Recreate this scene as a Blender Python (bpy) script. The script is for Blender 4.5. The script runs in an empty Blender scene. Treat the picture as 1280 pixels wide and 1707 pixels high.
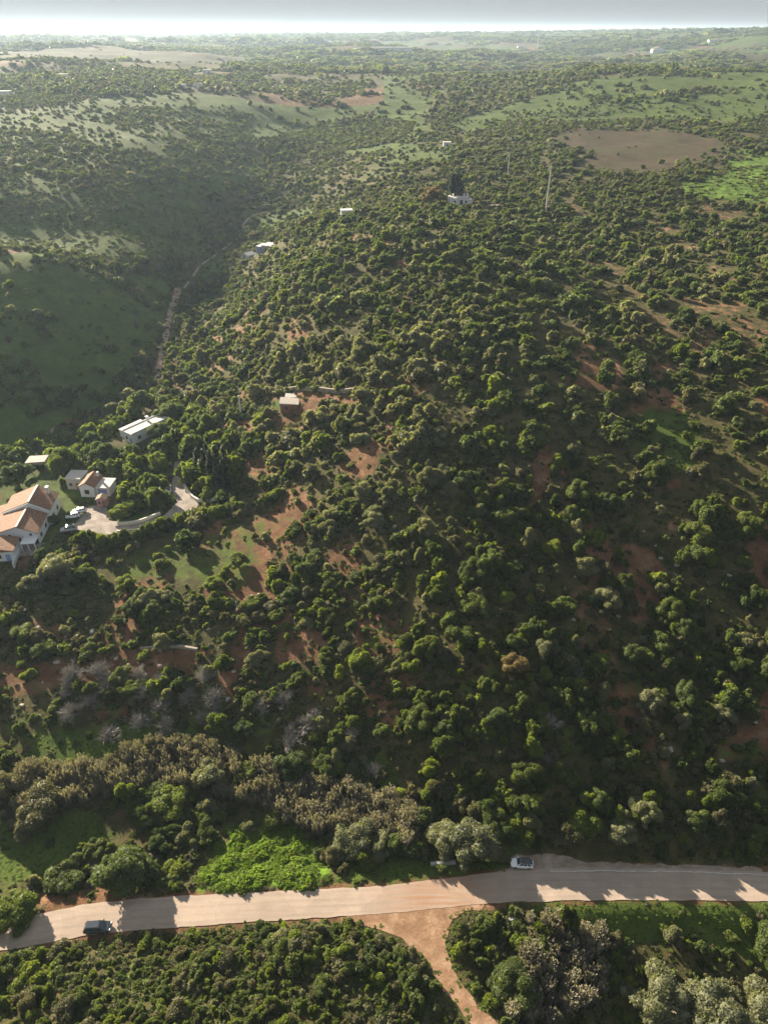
import bpy, bmesh, math, random
import numpy as np
from mathutils import Vector, Matrix

rng = np.random.default_rng(7)
random.seed(7)
R = math.radians
scene = bpy.context.scene
COL = scene.collection

# ------------------------------------------------------------------ camera
CAM_Z = 115.0
FPX = 1183.0                      # focal length in pixels of the 1280x1707 photograph
PITCH = math.atan((853.5 - 50) / FPX)
cam_d = bpy.data.cameras.new('camera')
cam_d.sensor_fit = 'VERTICAL'
cam_d.sensor_height = 24.0
cam_d.lens = 24.0 * FPX / 1707.0
cam_d.clip_start = 1.0
cam_d.clip_end = 60000.0
cam = bpy.data.objects.new('camera', cam_d)
COL.objects.link(cam)
cam.location = (0, 0, CAM_Z)
cam.rotation_euler = (math.pi / 2 - PITCH, 0, 0)
scene.camera = cam

# ------------------------------------------------------------------ light
SUN_EL, SUN_AZ = 19.5, -41.0      # azimuth: degrees clockwise from +Y (negative = to the left)
world = bpy.data.worlds.new('World')
scene.world = world
world.use_nodes = True
wt = world.node_tree
wt.nodes.clear()
sky = wt.nodes.new('ShaderNodeTexSky')
sky.sky_type = 'NISHITA'
sky.sun_disc = False
sky.sun_elevation = R(SUN_EL)
sky.sun_rotation = R(SUN_AZ)
sky.altitude = 100
sky.air_density = 1.0
sky.dust_density = 0.7
sky.ozone_density = 1.5
bg = wt.nodes.new('ShaderNodeBackground')
bg.inputs['Strength'].default_value = 0.15
wo = wt.nodes.new('ShaderNodeOutputWorld')
# sky levelled, with an even glow added to lift the shade: the bright band round the sun is spread out, so the sky is an even pale white
def vmath(op, a, b):
    v = wt.nodes.new('ShaderNodeVectorMath'); v.operation = op
    for s_, q in ((v.inputs[0], a), (v.inputs[1], b)):
        if isinstance(q, tuple): s_.default_value = q
        else: wt.links.new(q, s_)
    return v.outputs[0]
lifted_sky = vmath('DIVIDE', sky.outputs[0], vmath('ADD', vmath('MULTIPLY', sky.outputs[0], (3.0, 3.0, 3.0)), (1, 1, 1)))
lifted_sky = vmath('ADD', lifted_sky, (.41, .45, .50))
wt.links.new(lifted_sky, bg.inputs[0])
wt.links.new(bg.outputs[0], wo.inputs[0])

sun_d = bpy.data.lights.new('sun', 'SUN')
sun_d.energy = 5.0
sun_d.angle = R(0.6)
sun_d.color = (1.0, 0.875, 0.69)
sun = bpy.data.objects.new('sun', sun_d)
COL.objects.link(sun)
sdir = Vector((math.sin(R(SUN_AZ)) * math.cos(R(SUN_EL)), math.cos(R(SUN_AZ)) * math.cos(R(SUN_EL)), math.sin(R(SUN_EL))))
sun.rotation_euler = (-sdir).to_track_quat('-Z', 'Y').to_euler()
sun.location = sdir * 300

scene.view_settings.view_transform = 'Standard'
scene.view_settings.look = 'None'
scene.view_settings.exposure = 1.97
scene.view_settings.gamma = 1.0
scene.render.engine = 'CYCLES'
scene.cycles.max_bounces = 5
scene.cycles.diffuse_bounces = 3
scene.cycles.transmission_bounces = 3
scene.cycles.volume_bounces = 0
scene.cycles.use_denoising = True

# ------------------------------------------------------------------ numeric helpers
CP, SP = math.cos(PITCH), math.sin(PITCH)

def ray(px, py):
    a = (np.asarray(px, float) - 640.0) / FPX
    b = (853.5 - np.asarray(py, float)) / FPX
    # camera axes: right +X, up (0,SP,CP), forward (0,CP,-SP)
    return a, CP + b * SP, -SP + b * CP

def plane_pt(px, py, z):
    a, b, c = ray(px, py)
    t = (z - CAM_Z) / c
    return a * t, b * t

def project(x, y, z):
    x = np.asarray(x, float); y = np.asarray(y, float); dz = np.asarray(z, float) - CAM_Z
    d = y * CP - dz * SP
    u = y * SP + dz * CP
    d2 = np.where(d < 1, 1, d)
    px = np.where(d < 1, -9e3, 640 + FPX * x / d2)
    py = np.where(d < 1, 9e3, 853.5 - FPX * u / d2)
    return px, py, d

def _h(ix, iy, seed):
    n = (ix * 374761393 + iy * 668265263 + seed * 1442695041).astype(np.int64)
    n = (n ^ (n >> 13)) * 1274126177 & 0x7fffffff
    n = (n ^ (n >> 16)) & 0xffff
    return n / 65535.0

def vnoise(x, y, seed=0):
    x = np.asarray(x, float); y = np.asarray(y, float)
    ix = np.floor(x).astype(np.int64); iy = np.floor(y).astype(np.int64)
    fx = x - ix; fy = y - iy
    fx = fx * fx * (3 - 2 * fx); fy = fy * fy * (3 - 2 * fy)
    a = _h(ix, iy, seed); b = _h(ix + 1, iy, seed); c = _h(ix, iy + 1, seed); d = _h(ix + 1, iy + 1, seed)
    return (a * (1 - fx) + b * fx) * (1 - fy) + (c * (1 - fx) + d * fx) * fy

def fbm(x, y, seed=0, o=4):
    s = 0; a = 0.5; t = 0
    for k in range(o):
        s = s + a * vnoise(x * 2 ** k + 17.3 * k, y * 2 ** k - 9.1 * k, seed + k); t += a; a *= 0.5
    return s / t

def sstep(a, b, x):
    t = np.clip((x - a) / (b - a), 0, 1)
    return t * t * (3 - 2 * t)

def in_poly(px, py, poly):
    px = np.asarray(px, float); py = np.asarray(py, float)
    r = np.zeros(px.shape, bool)
    n = len(poly)
    for i in range(n):
        x0, y0 = poly[i]; x1, y1 = poly[(i + 1) % n]
        if y0 == y1: continue
        c = ((y0 > py) != (y1 > py)) & (px < (x1 - x0) * (py - y0) / (y1 - y0) + x0)
        r ^= c
    return r

def poly_dist(px, py, poly, closed=True):
    """distance to the outline of a polygon / polyline"""
    px = np.asarray(px, float); py = np.asarray(py, float)
    d = np.full(px.shape, 1e9)
    n = len(poly)
    for i in range(n if closed else n - 1):
        x0, y0 = poly[i]; x1, y1 = poly[(i + 1) % n]
        dx, dy = x1 - x0, y1 - y0
        L = dx * dx + dy * dy + 1e-12
        t = np.clip(((px - x0) * dx + (py - y0) * dy) / L, 0, 1)
        d = np.minimum(d, np.hypot(px - x0 - t * dx, py - y0 - t * dy))
    return d

def sdist(px, py, poly):
    d = poly_dist(px, py, poly)
    return np.where(in_poly(px, py, poly), -d, d)

# ------------------------------------------------------------------ terrain
CTRL_PX = [  # photo column, photo row, height above the road
 (-250,1707,4),(0,1707,4),(300,1707,4),(600,1707,2.5),(900,1707,-3),(1280,1707,-3.5),(1500,1707,-3.5),
 (0,1560,0),(300,1522,0),(640,1498,0),(900,1480,0),(1280,1478,0.3),(-250,1600,0),(1550,1480,0.6),
 (0,1620,1.2),(300,1590,1.0),(640,1570,.2),(1000,1580,-2),(1280,1570,-2),
 (0,1400,-1.5),(0,1250,0),(0,1050,5),(0,930,7.5),(0,850,9),(0,790,9),(0,750,5),(0,600,22),(0,500,33),(0,435,40),
 (-250,1300,0),(-250,900,8),(-250,700,14),(-250,560,32),(-250,430,46),
 (0,330,46),(0,290,52),(0,240,58),(0,190,66),(0,150,73),(0,110,82),
 (300,1400,-2),(300,1300,-2),(300,1200,1),(300,1080,6),(300,980,8.5),(300,880,9.3),(300,760,9.3),(230,700,10),
 (265,640,10),(300,560,12),(300,480,15),(340,440,20),(420,370,25),(470,345,27),(430,330,30),(450,290,36),(480,250,44),(520,220,48),(600,205,53),
 (400,560,22),(500,560,32),(640,560,38),(500,450,40),(500,380,39),(440,408,25),(580,353,38),(700,340,46),(767,332,47),(900,340,49),(1100,340,50),(1280,340,51),(1500,340,52),
 (640,300,46),(640,260,50),(740,240,53),(690,205,57),(760,170,63),(700,130,70),
 (1000,280,53),(1000,230,57),(1000,200,61),(1000,160,68),(1000,130,74),(1280,122,77),(1280,200,62),(1280,270,55),(1550,200,64),
 (100,440,36),(240,470,22),(200,560,18),(130,650,10),(60,720,5),(100,600,18),(100,520,27),(330,420,22),(350,380,25),(300,340,36),(350,310,39),(200,330,45),(150,400,33),
 (250,260,52),(300,220,58),(150,200,64),(350,180,64),(300,140,72),(500,150,66),(500,175,61),(560,130,69),(200,110,80),(450,120,72),
 (1000,1400,1.0),(1000,1300,4.2),(1000,1200,7.6),(1000,1100,11.2),(1000,1000,15.2),(1000,900,20),(1000,800,26),(1000,700,32.5),(1000,600,39.5),(1000,500,44),(1000,420,46),(1000,370,47.5),
 (1280,1400,1.8),(1280,1300,5),(1280,1200,8.6),(1280,1000,17),(1280,800,30),(1280,600,41),(1280,450,47),
 (1550,1400,3),(1550,1200,12),(1550,900,26),(1550,600,42),
 (640,1420,-1),(640,1340,-1.5),(640,1250,2),(640,1150,6.5),(640,1050,11),(640,950,15.5),(640,850,21),(640,750,27),(640,650,33),
 (800,1400,0),(800,1300,3.5),(800,1200,8),(800,1000,16.5),
 (430,1250,0),(430,1150,4),(430,1050,7.5),(430,950,10.5),(430,870,12.5),(430,800,14.5),(430,720,18),(430,640,21),(500,700,22),(530,660,27),
 (150,1150,3),(150,1250,0),(200,1000,7),(150,940,8.3),
]
CTRL_W = [  # far country and hidden hollows: x, y, z in metres
 (-100,335,25),(-60,350,24),(-170,345,33),
 (0,0,3),(-60,-40,4),(60,-40,-5),(-150,20,4),(150,20,-3),
 (300,1250,55),(600,1300,62),(0,1350,58),(-300,1250,68),(-500,1300,78),(150,1300,54),
 (0,1800,74),(-250,1750,66),(300,1750,62),(600,1700,72),(800,1700,82),(-600,1700,84),(-900,1700,82),
 (200,2000,62),(500,2050,58),(0,2300,60),(-600,2300,74),(700,2500,84),(1350,2500,120),
 (-1500,3500,84),(0,3300,84),(1200,3300,108),(2200,3300,122),
 (-3000,6000,80),(0,6000,90),(2000,6000,112),(3500,6000,120),
 (-6000,12000,40),(-2500,12000,62),(0,12000,76),(3000,12000,100),(7000,12000,110),
]
_cx, _cy, _cz = [], [], []
for a, b, z in CTRL_PX:
    x, y = plane_pt(a, b, z); _cx.append(float(x)); _cy.append(float(y)); _cz.append(z)
for x, y, z in CTRL_W:
    _cx.append(x); _cy.append(y); _cz.append(z)
def fanuv(x, y):
    yy = np.maximum(y, -60) + 130.0
    return x / yy * 1.6, np.log(yy) * 1.6
_cu, _cv = fanuv(np.array(_cx), np.array(_cy)); _cz = np.array(_cz, float)
def _phi(d2): return np.where(d2 > 0, d2 * np.log(d2 + 1e-20), 0)
_n = len(_cz)
_A = np.zeros((_n + 3, _n + 3))
_A[:_n, :_n] = _phi((_cu[:, None] - _cu) ** 2 + (_cv[:, None] - _cv) ** 2) + np.eye(_n) * 0.0006
_A[:_n, _n] = 1; _A[:_n, _n + 1] = _cu; _A[:_n, _n + 2] = _cv
_A[_n:, :_n] = _A[:_n, _n:].T
_w = np.linalg.solve(_A, np.concatenate([_cz, [0, 0, 0]]))
def base_h(x, y):
    u, v = fanuv(x, y)
    z = _w[_n] + _w[_n + 1] * u + _w[_n + 2] * v
    for i in range(_n):
        z = z + _w[i] * _phi((u - _cu[i]) ** 2 + (v - _cv[i]) ** 2)
    return z

def px_poly(pts, z): return [tuple(float(q) for q in plane_pt(a, b, z)) for a, b in pts]

ROAD_UP = [(-300,1572),(0,1537),(170,1504),(400,1489),(640,1476),(800,1457),(900,1449),(1010,1447),(1140,1449),(1280,1454),(1600,1462)]
ROAD_LO = [(-300,1622),(0,1586),(170,1557),(400,1539),(640,1523),(800,1508),(900,1503),(1010,1501),(1140,1501),(1280,1503),(1600,1510)]
def smooth_line(pts, step=1.0):
    p = np.array(pts, float)
    out = []
    for i in range(len(p) - 1):
        p0 = p[max(i - 1, 0)]; p1 = p[i]; p2 = p[i + 1]; p3 = p[min(i + 2, len(p) - 1)]
        n = max(2, int(np.linalg.norm(p2 - p1) / step))
        for k in range(n):
            t = k / n
            out.append(0.5 * ((2 * p1) + (p2 - p0) * t + (2 * p0 - 5 * p1 + 4 * p2 - p3) * t * t + (3 * p1 - p0 - 3 * p2 + p3) * t ** 3))
    out.append(p[-1])
    return np.array(out)
road_up = smooth_line(px_poly(ROAD_UP, 0.0)); road_lo = smooth_line(px_poly(ROAD_LO, 0.0))
ROAD_POLY = [tuple(q) for q in road_up[::3]] + [tuple(q) for q in road_lo[::-3]]
LAYBY_POLY = px_poly([(826,1452),(848,1446),(856,1425),(905,1424),(960,1432),(1060,1441),(1280,1447),(1280,1456),(1000,1452),(830,1462)], 0.0)
DIRT_POLY = px_poly([(575,1524),(700,1512),(815,1503),(800,1514),(765,1522),(750,1542),(741,1572),(752,1610),(775,1650),(812,1690),(850,1730),(905,1790),(840,1790),(792,1716),(765,1680),(728,1630),(698,1588),(665,1565),(640,1552),(600,1540)], 0.0)
YARD_POLY = px_poly([(120,880),(150,842),(176,842),(182,868),(230,872),(275,860),(296,838),(286,815),(292,770),(302,770),(312,815),(330,832),(330,846),(300,862),(262,880),(200,892),(178,902),(150,892)], 9.3)
HOUSE_PAD = px_poly([(-120,960),(40,925),(105,880),(135,835),(190,835),(175,795),(40,780),(-120,800)], 9.0)
LONG_PAD = px_poly([(180,745),(240,742),(285,690),(240,680)], 10.0)
FLATS = [(ROAD_POLY, 0.0, 5.0), (LAYBY_POLY, 0.0, 4.0), (DIRT_POLY, 0.0, 4.0), (YARD_POLY, 9.3, 5.0), (HOUSE_PAD, 9.0, 8.0), (LONG_PAD, 10.0, 6.0)]

def H0(x, y):
    x = np.asarray(x, float); y = np.asarray(y, float)
    z = base_h(x, y)
    d = np.hypot(x, y)
    amp = np.interp(d, [0, 90, 200, 450, 900, 2000, 5000, 12000], [.5, 1.0, 1.8, 4.5, 10, 14, 10, 8])
    wl = 1.0
    z = z + amp * (fbm(x / 38, y / 38, 8, 3) - .5) * np.interp(d, [0, 300, 900], [1, .8, .3])
    z = z + amp * (fbm(x / 120, y / 120, 11, 3) - .5) * np.interp(d, [0, 200, 500, 1000], [0, .5, 1.5, 1.3])
    z = z + amp * (fbm(x / 700, y / 330, 21, 3) - .5) * np.interp(d, [0, 650, 1100, 1500, 4000], [0, .0, 2.0, 3.0, 2.4])
    for poly, zz, fall in FLATS:
        xs = [p[0] for p in poly]; ys = [p[1] for p in poly]
        m = (x > min(xs) - fall) & (x < max(xs) + fall) & (y > min(ys) - fall) & (y < max(ys) + fall)
        if m.any():
            s = sdist(x[m], y[m], poly)
            k = 1 - sstep(0.6, fall, s)
            z[m] = z[m] * (1 - k) + zz * k
    return 100 + np.where(z > 100, 24 * np.tanh((z - 100) / 24), z - 100)

ys = [-60.0]
while ys[-1] < 13500:
    y = ys[-1]
    ys.append(y + (2.5 if y < 35 else 0.75 if y < 110 else max(0.8, 0.0072 * y)))
ys = np.array(ys)
NX = 460
ss = np.linspace(-1, 1, NX)
def Wd(y): return 100 + 0.80 * np.maximum(y, 0)
GX = ss[None, :] * Wd(ys)[:, None]
GY = np.repeat(ys[:, None], NX, 1)
GZ = H0(GX.ravel(), GY.ravel()).reshape(GX.shape)

def H(x, y):
    """height of the finished ground sheet"""
    x = np.asarray(x, float); y = np.asarray(y, float)
    j = np.clip(np.searchsorted(ys, y) - 1, 0, len(ys) - 2)
    ty = np.clip((y - ys[j]) / (ys[j + 1] - ys[j]), 0, 1)
    s = np.clip((x / Wd(y) + 1) / 2 * (NX - 1), 0, NX - 1.001)
    i = s.astype(int); tx = s - i
    return (GZ[j, i] * (1 - tx) + GZ[j, i + 1] * tx) * (1 - ty) + (GZ[j + 1, i] * (1 - tx) + GZ[j + 1, i + 1] * tx) * ty

def ground(px, py, dz=0.0):
    """first place where the sight line through a photo pixel meets the ground (plus dz)"""
    a, b, c = (float(v) for v in ray(px, py))
    t = np.geomspace(40, 14000, 2500)
    g = CAM_Z + c * t - H(a * t, b * t) - dz
    k = np.argmax(g < 0)
    if g[k] >= 0: k = len(t) - 1
    lo, hi = t[k - 1], t[k]
    for _ in range(25):
        m = (lo + hi) / 2
        if CAM_Z + c * m - float(H(np.array([a * m]), np.array([b * m]))[0]) - dz < 0: hi = m
        else: lo = m
    return Vector((a * hi, b * hi, CAM_Z + c * hi - dz))
def Hs(x, y): return float(H(np.array([x]), np.array([y]))[0])

# ------------------------------------------------------------------ zones, as outlines on the ground
def gpoly(pts): 
    return [tuple(ground(a, b)[:2]) for a, b in pts]
def Z(*pts): return gpoly(pts)
ZONES = dict(
 clearing=Z((150,950),(190,915),(270,893),(415,868),(520,836),(500,868),(440,900),(452,950),(430,1000),(345,1003),(310,975),(205,985)),
 soil_a=Z((330,1000),(345,965),(415,935),(430,890),(520,838),(515,850),(455,905),(455,955),(432,1000)),
 soil_b=Z((455,1080),(470,1055),(530,1040),(555,1062),(520,1105),(470,1112)),
 soil_c=Z((170,1112),(190,1085),(330,1080),(352,1090),(300,1120),(240,1150),(180,1135)),
 soil_d=Z((55,1060),(60,1035),(115,1045),(130,1065)),
 soil_e=Z((0,1110),(180,1095),(180,1140),(0,1165)),
 soil_f=Z((505,1165),(512,1130),(545,1135),(535,1170)),
 soil_g=Z((60,1500),(80,1480),(170,1468),(200,1480),(190,1500),(90,1520)),
 soil_h=Z((560,780),(590,745),(640,740),(625,790),(590,800)),
 soil_i=Z((440,690),(455,655),(590,655),(595,672),(520,685)),
 soil_j=Z((360,712),(375,700),(430,702),(425,718)),
 soil_k=Z((885,860),(880,780),(910,730),(925,760),(905,860)),
 soil_l=Z((1040,660),(1070,640),(1130,655),(1140,690),(1060,690)),
 grass_a=Z((-60,1470),(-60,1370),(60,1345),(160,1352),(190,1395),(120,1440),(60,1470)),
 grass_b=Z((30,1280),(60,1225),(200,1205),(330,1200),(330,1225),(200,1265)),
 grass_c=Z((1060,770),(1050,700),(1085,680),(1150,690),(1170,740),(1150,790)),
 grass_d=Z((880,1512),(1000,1503),(1300,1506),(1330,1660),(1260,1600),(1150,1570),(1050,1580),(980,1560)),
 grass_e=Z((440,690),(450,668),(472,668),(474,692)),
 grass_f=Z((825,1452),(700,1465),(560,1470),(560,1430),(700,1430),(800,1405),(870,1408),(850,1440)),
 grass_g=Z((600,1325),(585,1280),(640,1255),(665,1290),(650,1330)),
 grass_track=Z((325,465),(350,435),(405,395),(415,402),(380,440),(345,470)),
 grass_top=Z((405,385),(420,352),(540,340),(560,350),(500,372),(430,392)),
 lush=Z((325,1480),(345,1440),(390,1400),(430,1380),(490,1378),(520,1400),(555,1462),(500,1474),(400,1484)),
 left_slope=Z((-200,770),(0,765),(60,725),(140,690),(215,650),(250,600),(285,500),(285,470),(190,455),(110,430),(0,426),(-200,426)),
 left_slope_b=Z((-200,440),(120,425),(240,450),(330,425),(380,385),(360,335),(250,320),(100,335),(-200,330)),
 field_brown=Z((955,285),(965,255),(905,222),(985,213),(1100,214),(1215,228),(1240,248),(1190,262),(1150,280),(1100,292),(1010,292)),
 field_green=Z((1115,318),(1150,288),(1200,262),(1250,250),(1400,255),(1400,345),(1280,340),(1180,332)),
 field_up=Z((728,212),(760,190),(860,168),(900,150),(960,132),(1100,126),(1400,122),(1400,140),(1180,158),(1130,178),(1000,205),(860,200),(790,218)),
 field_up_b=Z((1000,170),(1100,145),(1180,148),(1150,180),(1060,195)),
 rows=Z((830,800),(850,560),(930,430),(1280,400),(1400,420),(1400,800),(1100,820),(1000,760)),
 thicket=Z((-200,1640),(0,1592),(180,1562),(400,1546),(590,1534),(690,1592),(730,1645),(800,1760),(-200,1760)),
 wet_right=Z((752,1600),(760,1550),(800,1520),(880,1525),(1000,1560),(1100,1600),(1300,1650),(1300,1760),(860,1760)),
 reeds=Z((-10,1330),(60,1275),(130,1285),(240,1245),(330,1240),(420,1280),(520,1300),(620,1318),(690,1345),(690,1420),(600,1405),(510,1385),(420,1340),(300,1310),(220,1330),(100,1345),(20,1350)),
 left_hill=Z((-150,185),(200,178),(430,192),(440,240),(420,300),(330,335),(250,320),(100,335),(-150,330)),
 wood_a=Z((380,120),(400,104),(500,88),(640,84),(800,90),(892,106),(830,120),(640,124),(500,122)),
 wood_b=Z((870,119),(960,98),(1060,92),(1165,88),(1240,102),(1130,122),(1000,126)),
 wood_c=Z((420,245),(520,205),(620,190),(690,205),(680,232),(600,248),(500,262)),
 wood_d=Z((-50,235),(60,222),(140,232),(180,258),(100,285),(-50,290)),
 wood_e=Z((150,262),(240,252),(330,270),(360,300),(250,310),(170,300)),
 wood_f=Z((-50,130),(150,112),(330,118),(430,135),(250,160),(-50,185)),
 houses=Z((-200,960),(60,935),(130,900),(180,905),(300,868),(335,850),(335,828),(312,810),(305,765),(285,765),(270,850),(190,835),(180,790),(0,780),(-200,800)),
 grove=Z((0,770),(60,755),(110,735),(200,690),(260,690),(330,700),(390,740),(390,810),(330,825),(310,810),(305,765),(285,765),(270,850),(180,850),(185,800),(130,785),(60,790)),
)
def zdist(name, x, y): return sdist(x, y, ZONES[name])

# ------------------------------------------------------------------ materials
def mat(name):
    m = bpy.data.materials.new(name); m.use_nodes = True
    m.node_tree.nodes.clear()
    return m, m.node_tree.nodes, m.node_tree.links
def noise(nodes, links, scale, detail=4, vec=None, rough=.6):
    n = nodes.new('ShaderNodeTexNoise'); n.inputs['Scale'].default_value = scale; n.inputs['Detail'].default_value = detail
    n.inputs['Roughness'].default_value = rough
    if vec is not None: links.new(vec, n.inputs['Vector'])
    return n.outputs['Fac']
def ramp(nodes, links, fac, stops):
    r = nodes.new('ShaderNodeValToRGB')
    e = r.color_ramp.elements
    while len(e) < len(stops): e.new(0.5)
    for i, (p, c) in enumerate(stops):
        e[i].position = p; e[i].color = (*c, 1) if len(c) == 3 else c
    links.new(fac, r.inputs[0])
    return r.outputs[0]
def mix(nodes, links, f, a, b, mode='MIX'):
    n = nodes.new('ShaderNodeMix'); n.data_type = 'RGBA'; n.blend_type = mode
    for sock, v in ((n.inputs[0], f), (n.inputs[6], a), (n.inputs[7], b)):
        if isinstance(v, (int, float)): sock.default_value = v
        elif isinstance(v, tuple): sock.default_value = (*v, 1) if len(v) == 3 else v
        else: links.new(v, sock)
    return n.outputs[2]
def math_(nodes, links, op, a, b=None, clamp=False, c=None):
    n = nodes.new('ShaderNodeMath'); n.operation = op; n.use_clamp = clamp
    for s, v in ((n.inputs[0], a), (n.inputs[1], b), (n.inputs[2], c)):
        if v is None: continue
        if isinstance(v, (int, float)): s.default_value = v
        else: links.new(v, s)
    return n.outputs[0]
def finish(nodes, links, col, rough=.8, bump=None, bstr=.3, metal=0.0, spec=.3, bdist=.1):
    p = nodes.new('ShaderNodeBsdfPrincipled'); o = nodes.new('ShaderNodeOutputMaterial')
    if isinstance(col, tuple): p.inputs['Base Color'].default_value = (*col, 1)
    else: links.new(col, p.inputs['Base Color'])
    p.inputs['Roughness'].default_value = rough; p.inputs['Metallic'].default_value = metal
    p.inputs['Specular IOR Level'].default_value = spec
    if bump is not None:
        b = nodes.new('ShaderNodeBump'); b.inputs['Strength'].default_value = bstr; b.inputs['Distance'].default_value = bdist
        links.new(bump, b.inputs['Height']); links.new(b.outputs[0], p.inputs['Normal'])
    links.new(p.outputs[0], o.inputs[0])
    return p

def leaf_mat(name, dark, light, trans=0.42, scale=1.0):
    m, n, l = mat(name)
    oi = n.new('ShaderNodeObjectInfo'); ge = n.new('ShaderNodeNewGeometry'); tc = n.new('ShaderNodeTexCoord')
    a = math_(n, l, 'MULTIPLY', oi.outputs['Random'], .55)
    b = math_(n, l, 'MULTIPLY_ADD', ge.outputs['Random Per Island'], .45, c=a)
    col = ramp(n, l, b, [(0.05, dark), (0.95, light)])
    d = n.new('ShaderNodeBsdfPrincipled'); d.inputs['Roughness'].default_value = .6; d.inputs['Specular IOR Level'].default_value = .25
    t = n.new('ShaderNodeBsdfTranslucent'); mx = n.new('ShaderNodeMixShader'); o = n.new('ShaderNodeOutputMaterial')
    l.new(col, d.inputs['Base Color'])
    tcx = mix(n, l, 1.0, col, (1.7, 1.7, .75), 'MULTIPLY')
    l.new(tcx, t.inputs['Color'])
    mx.inputs[0].default_value = trans
    l.new(d.outputs[0], mx.inputs[1]); l.new(t.outputs[0], mx.inputs[2]); l.new(mx.outputs[0], o.inputs[0])
    return m
M = {}
M['leaf_green'] = leaf_mat('dark evergreen leaves', (0.039, 0.060, 0.016), (0.128, 0.156, 0.043))
M['leaf_carob'] = leaf_mat('carob leaves', (0.035, 0.058, 0.020), (0.111, 0.143, 0.045))
M['leaf_olive'] = leaf_mat('silvery leaves', (0.100, 0.112, 0.066), (0.218, 0.221, 0.126))
M['leaf_yellow'] = leaf_mat('yellow green leaves', (0.065, 0.098, 0.016), (0.182, 0.217, 0.038), .42)
M['leaf_lush'] = leaf_mat('lush low leaves', (.10, .165, .026), (.185, .265, .046), .5)
M['leaf_scrub'] = leaf_mat('dry scrub leaves', (0.065, 0.067, 0.035), (0.152, 0.143, 0.074), .3)
M['leaf_reed'] = leaf_mat('dry reed plumes', (.125, .115, .090), (.260, .238, .190), .3)
M['leaf_cypress'] = leaf_mat('cypress leaves', (.016, .030, .014), (.034, .052, .020), .2)
M['leaf_rust'] = leaf_mat('rusty leaves', (.110, .080, .030), (.200, .150, .060), .35)
M['leaf_dead'] = leaf_mat('bare grey twigs', (.190, .175, .160), (.330, .310, .285), .1)
def plain(name, col, rough=.7, metal=0, var=.15, sc=3.0, spec=.3, bump=0):
    m, n, l = mat(name)
    tc = n.new('ShaderNodeTexCoord')
    f = noise(n, l, sc, 5, tc.outputs['Object'])
    c = ramp(n, l, f, [(.25, tuple(v * (1 - var) for v in col)), (.75, tuple(min(1, v * (1 + var)) for v in col))])
    finish(n, l, c, rough, f if bump else None, bump, metal, spec)
    return m
M['bark'] = plain('bark', (.13, .10, .075), .9, var=.35, sc=6)
M['white_wall'] = plain('white limewash', (.66, .67, .67), .8, var=.1, sc=1.2)
M['cream_wall'] = plain('cream render', (.60, .56, .48), .85, var=.1, sc=1.2)
M['grey_wall'] = plain('grey concrete', (.34, .33, .31), .9, var=.2, sc=1.5)
M['stone_wall'] = plain('dry stone', (.30, .26, .21), .95, var=.4, sc=2.5)
M['brick_wall'] = plain('reddish brick', (.27, .13, .085), .9, var=.2, sc=3)
M['flat_roof'] = plain('pale flat roof', (.50, .46, .42), .85, var=.15, sc=1.5)
M['old_roof'] = plain('weathered sheet roof', (.33, .29, .26), .85, var=.3, sc=1.8)
M['dark_open'] = plain('dark opening', (.03, .035, .045), .35, var=.1)
M['glass'] = plain('window glass', (.04, .055, .075), .08, var=.1, spec=.7)
M['blue_trim'] = plain('blue painted trim', (.22, .30, .52), .6, var=.1)
M['wood'] = plain('weathered wood', (.20, .15, .10), .85, var=.3, sc=5)
M['pole_grey'] = plain('pale concrete pole', (.62, .58, .50), .8, var=.1)
M['steel'] = plain('galvanised steel', (.30, .31, .32), .5, .6, var=.1)
M['tyre'] = plain('tyre rubber', (.02, .02, .02), .8, var=.1)
M['rim'] = plain('wheel alloy', (.45, .45, .46), .35, .8, var=.05)
M['lamp_clear'] = plain('headlamp glass', (.75, .75, .75), .1, var=.02, spec=.6)
M['lamp_red'] = plain('tail lamp red', (.35, .01, .01), .15, var=.02, spec=.6)
M['plate'] = plain('number plate white', (.7, .7, .7), .5, var=.02)
M['black_trim'] = plain('black trim', (.015, .015, .017), .5, var=.05)
M['pink'] = plain('faded pink paint', (.50, .25, .27), .8, var=.15)
def paint(name, col):
    m, n, l = mat(name)
    p = finish(n, l, col, .25, spec=.5)
    p.inputs['Coat Weight'].default_value = .6; p.inputs['Coat Roughness'].default_value = .08
    return m
M['paint_white'] = paint('white car paint', (.76, .77, .78))
M['paint_dark'] = paint('dark slate car paint', (.035, .045, .055))
M['paint_silver'] = paint('silver car paint', (.40, .41, .43))
M['paint_black'] = paint('black car roof', (.012, .015, .017))
def tile_mat():
    m, n, l = mat('terracotta tiles')
    tc = n.new('ShaderNodeTexCoord')
    w = n.new('ShaderNodeTexWave'); w.inputs['Scale'].default_value = 1.1; w.inputs['Distortion'].default_value = .6
    w.bands_direction = 'Y'
    l.new(tc.outputs['Object'], w.inputs['Vector'])
    f = noise(n, l, 1.3, 5, tc.outputs['Object'])
    c = ramp(n, l, f, [(.25, (.17, .085, .052)), (.5, (.26, .14, .085)), (.8, (.36, .22, .14))])
    c2 = mix(n, l, .25, c, w.outputs['Color'], 'MULTIPLY')
    finish(n, l, c2, .85, w.outputs['Fac'], .5, bdist=.08)
    return m
M['tiles'] = tile_mat()

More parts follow.
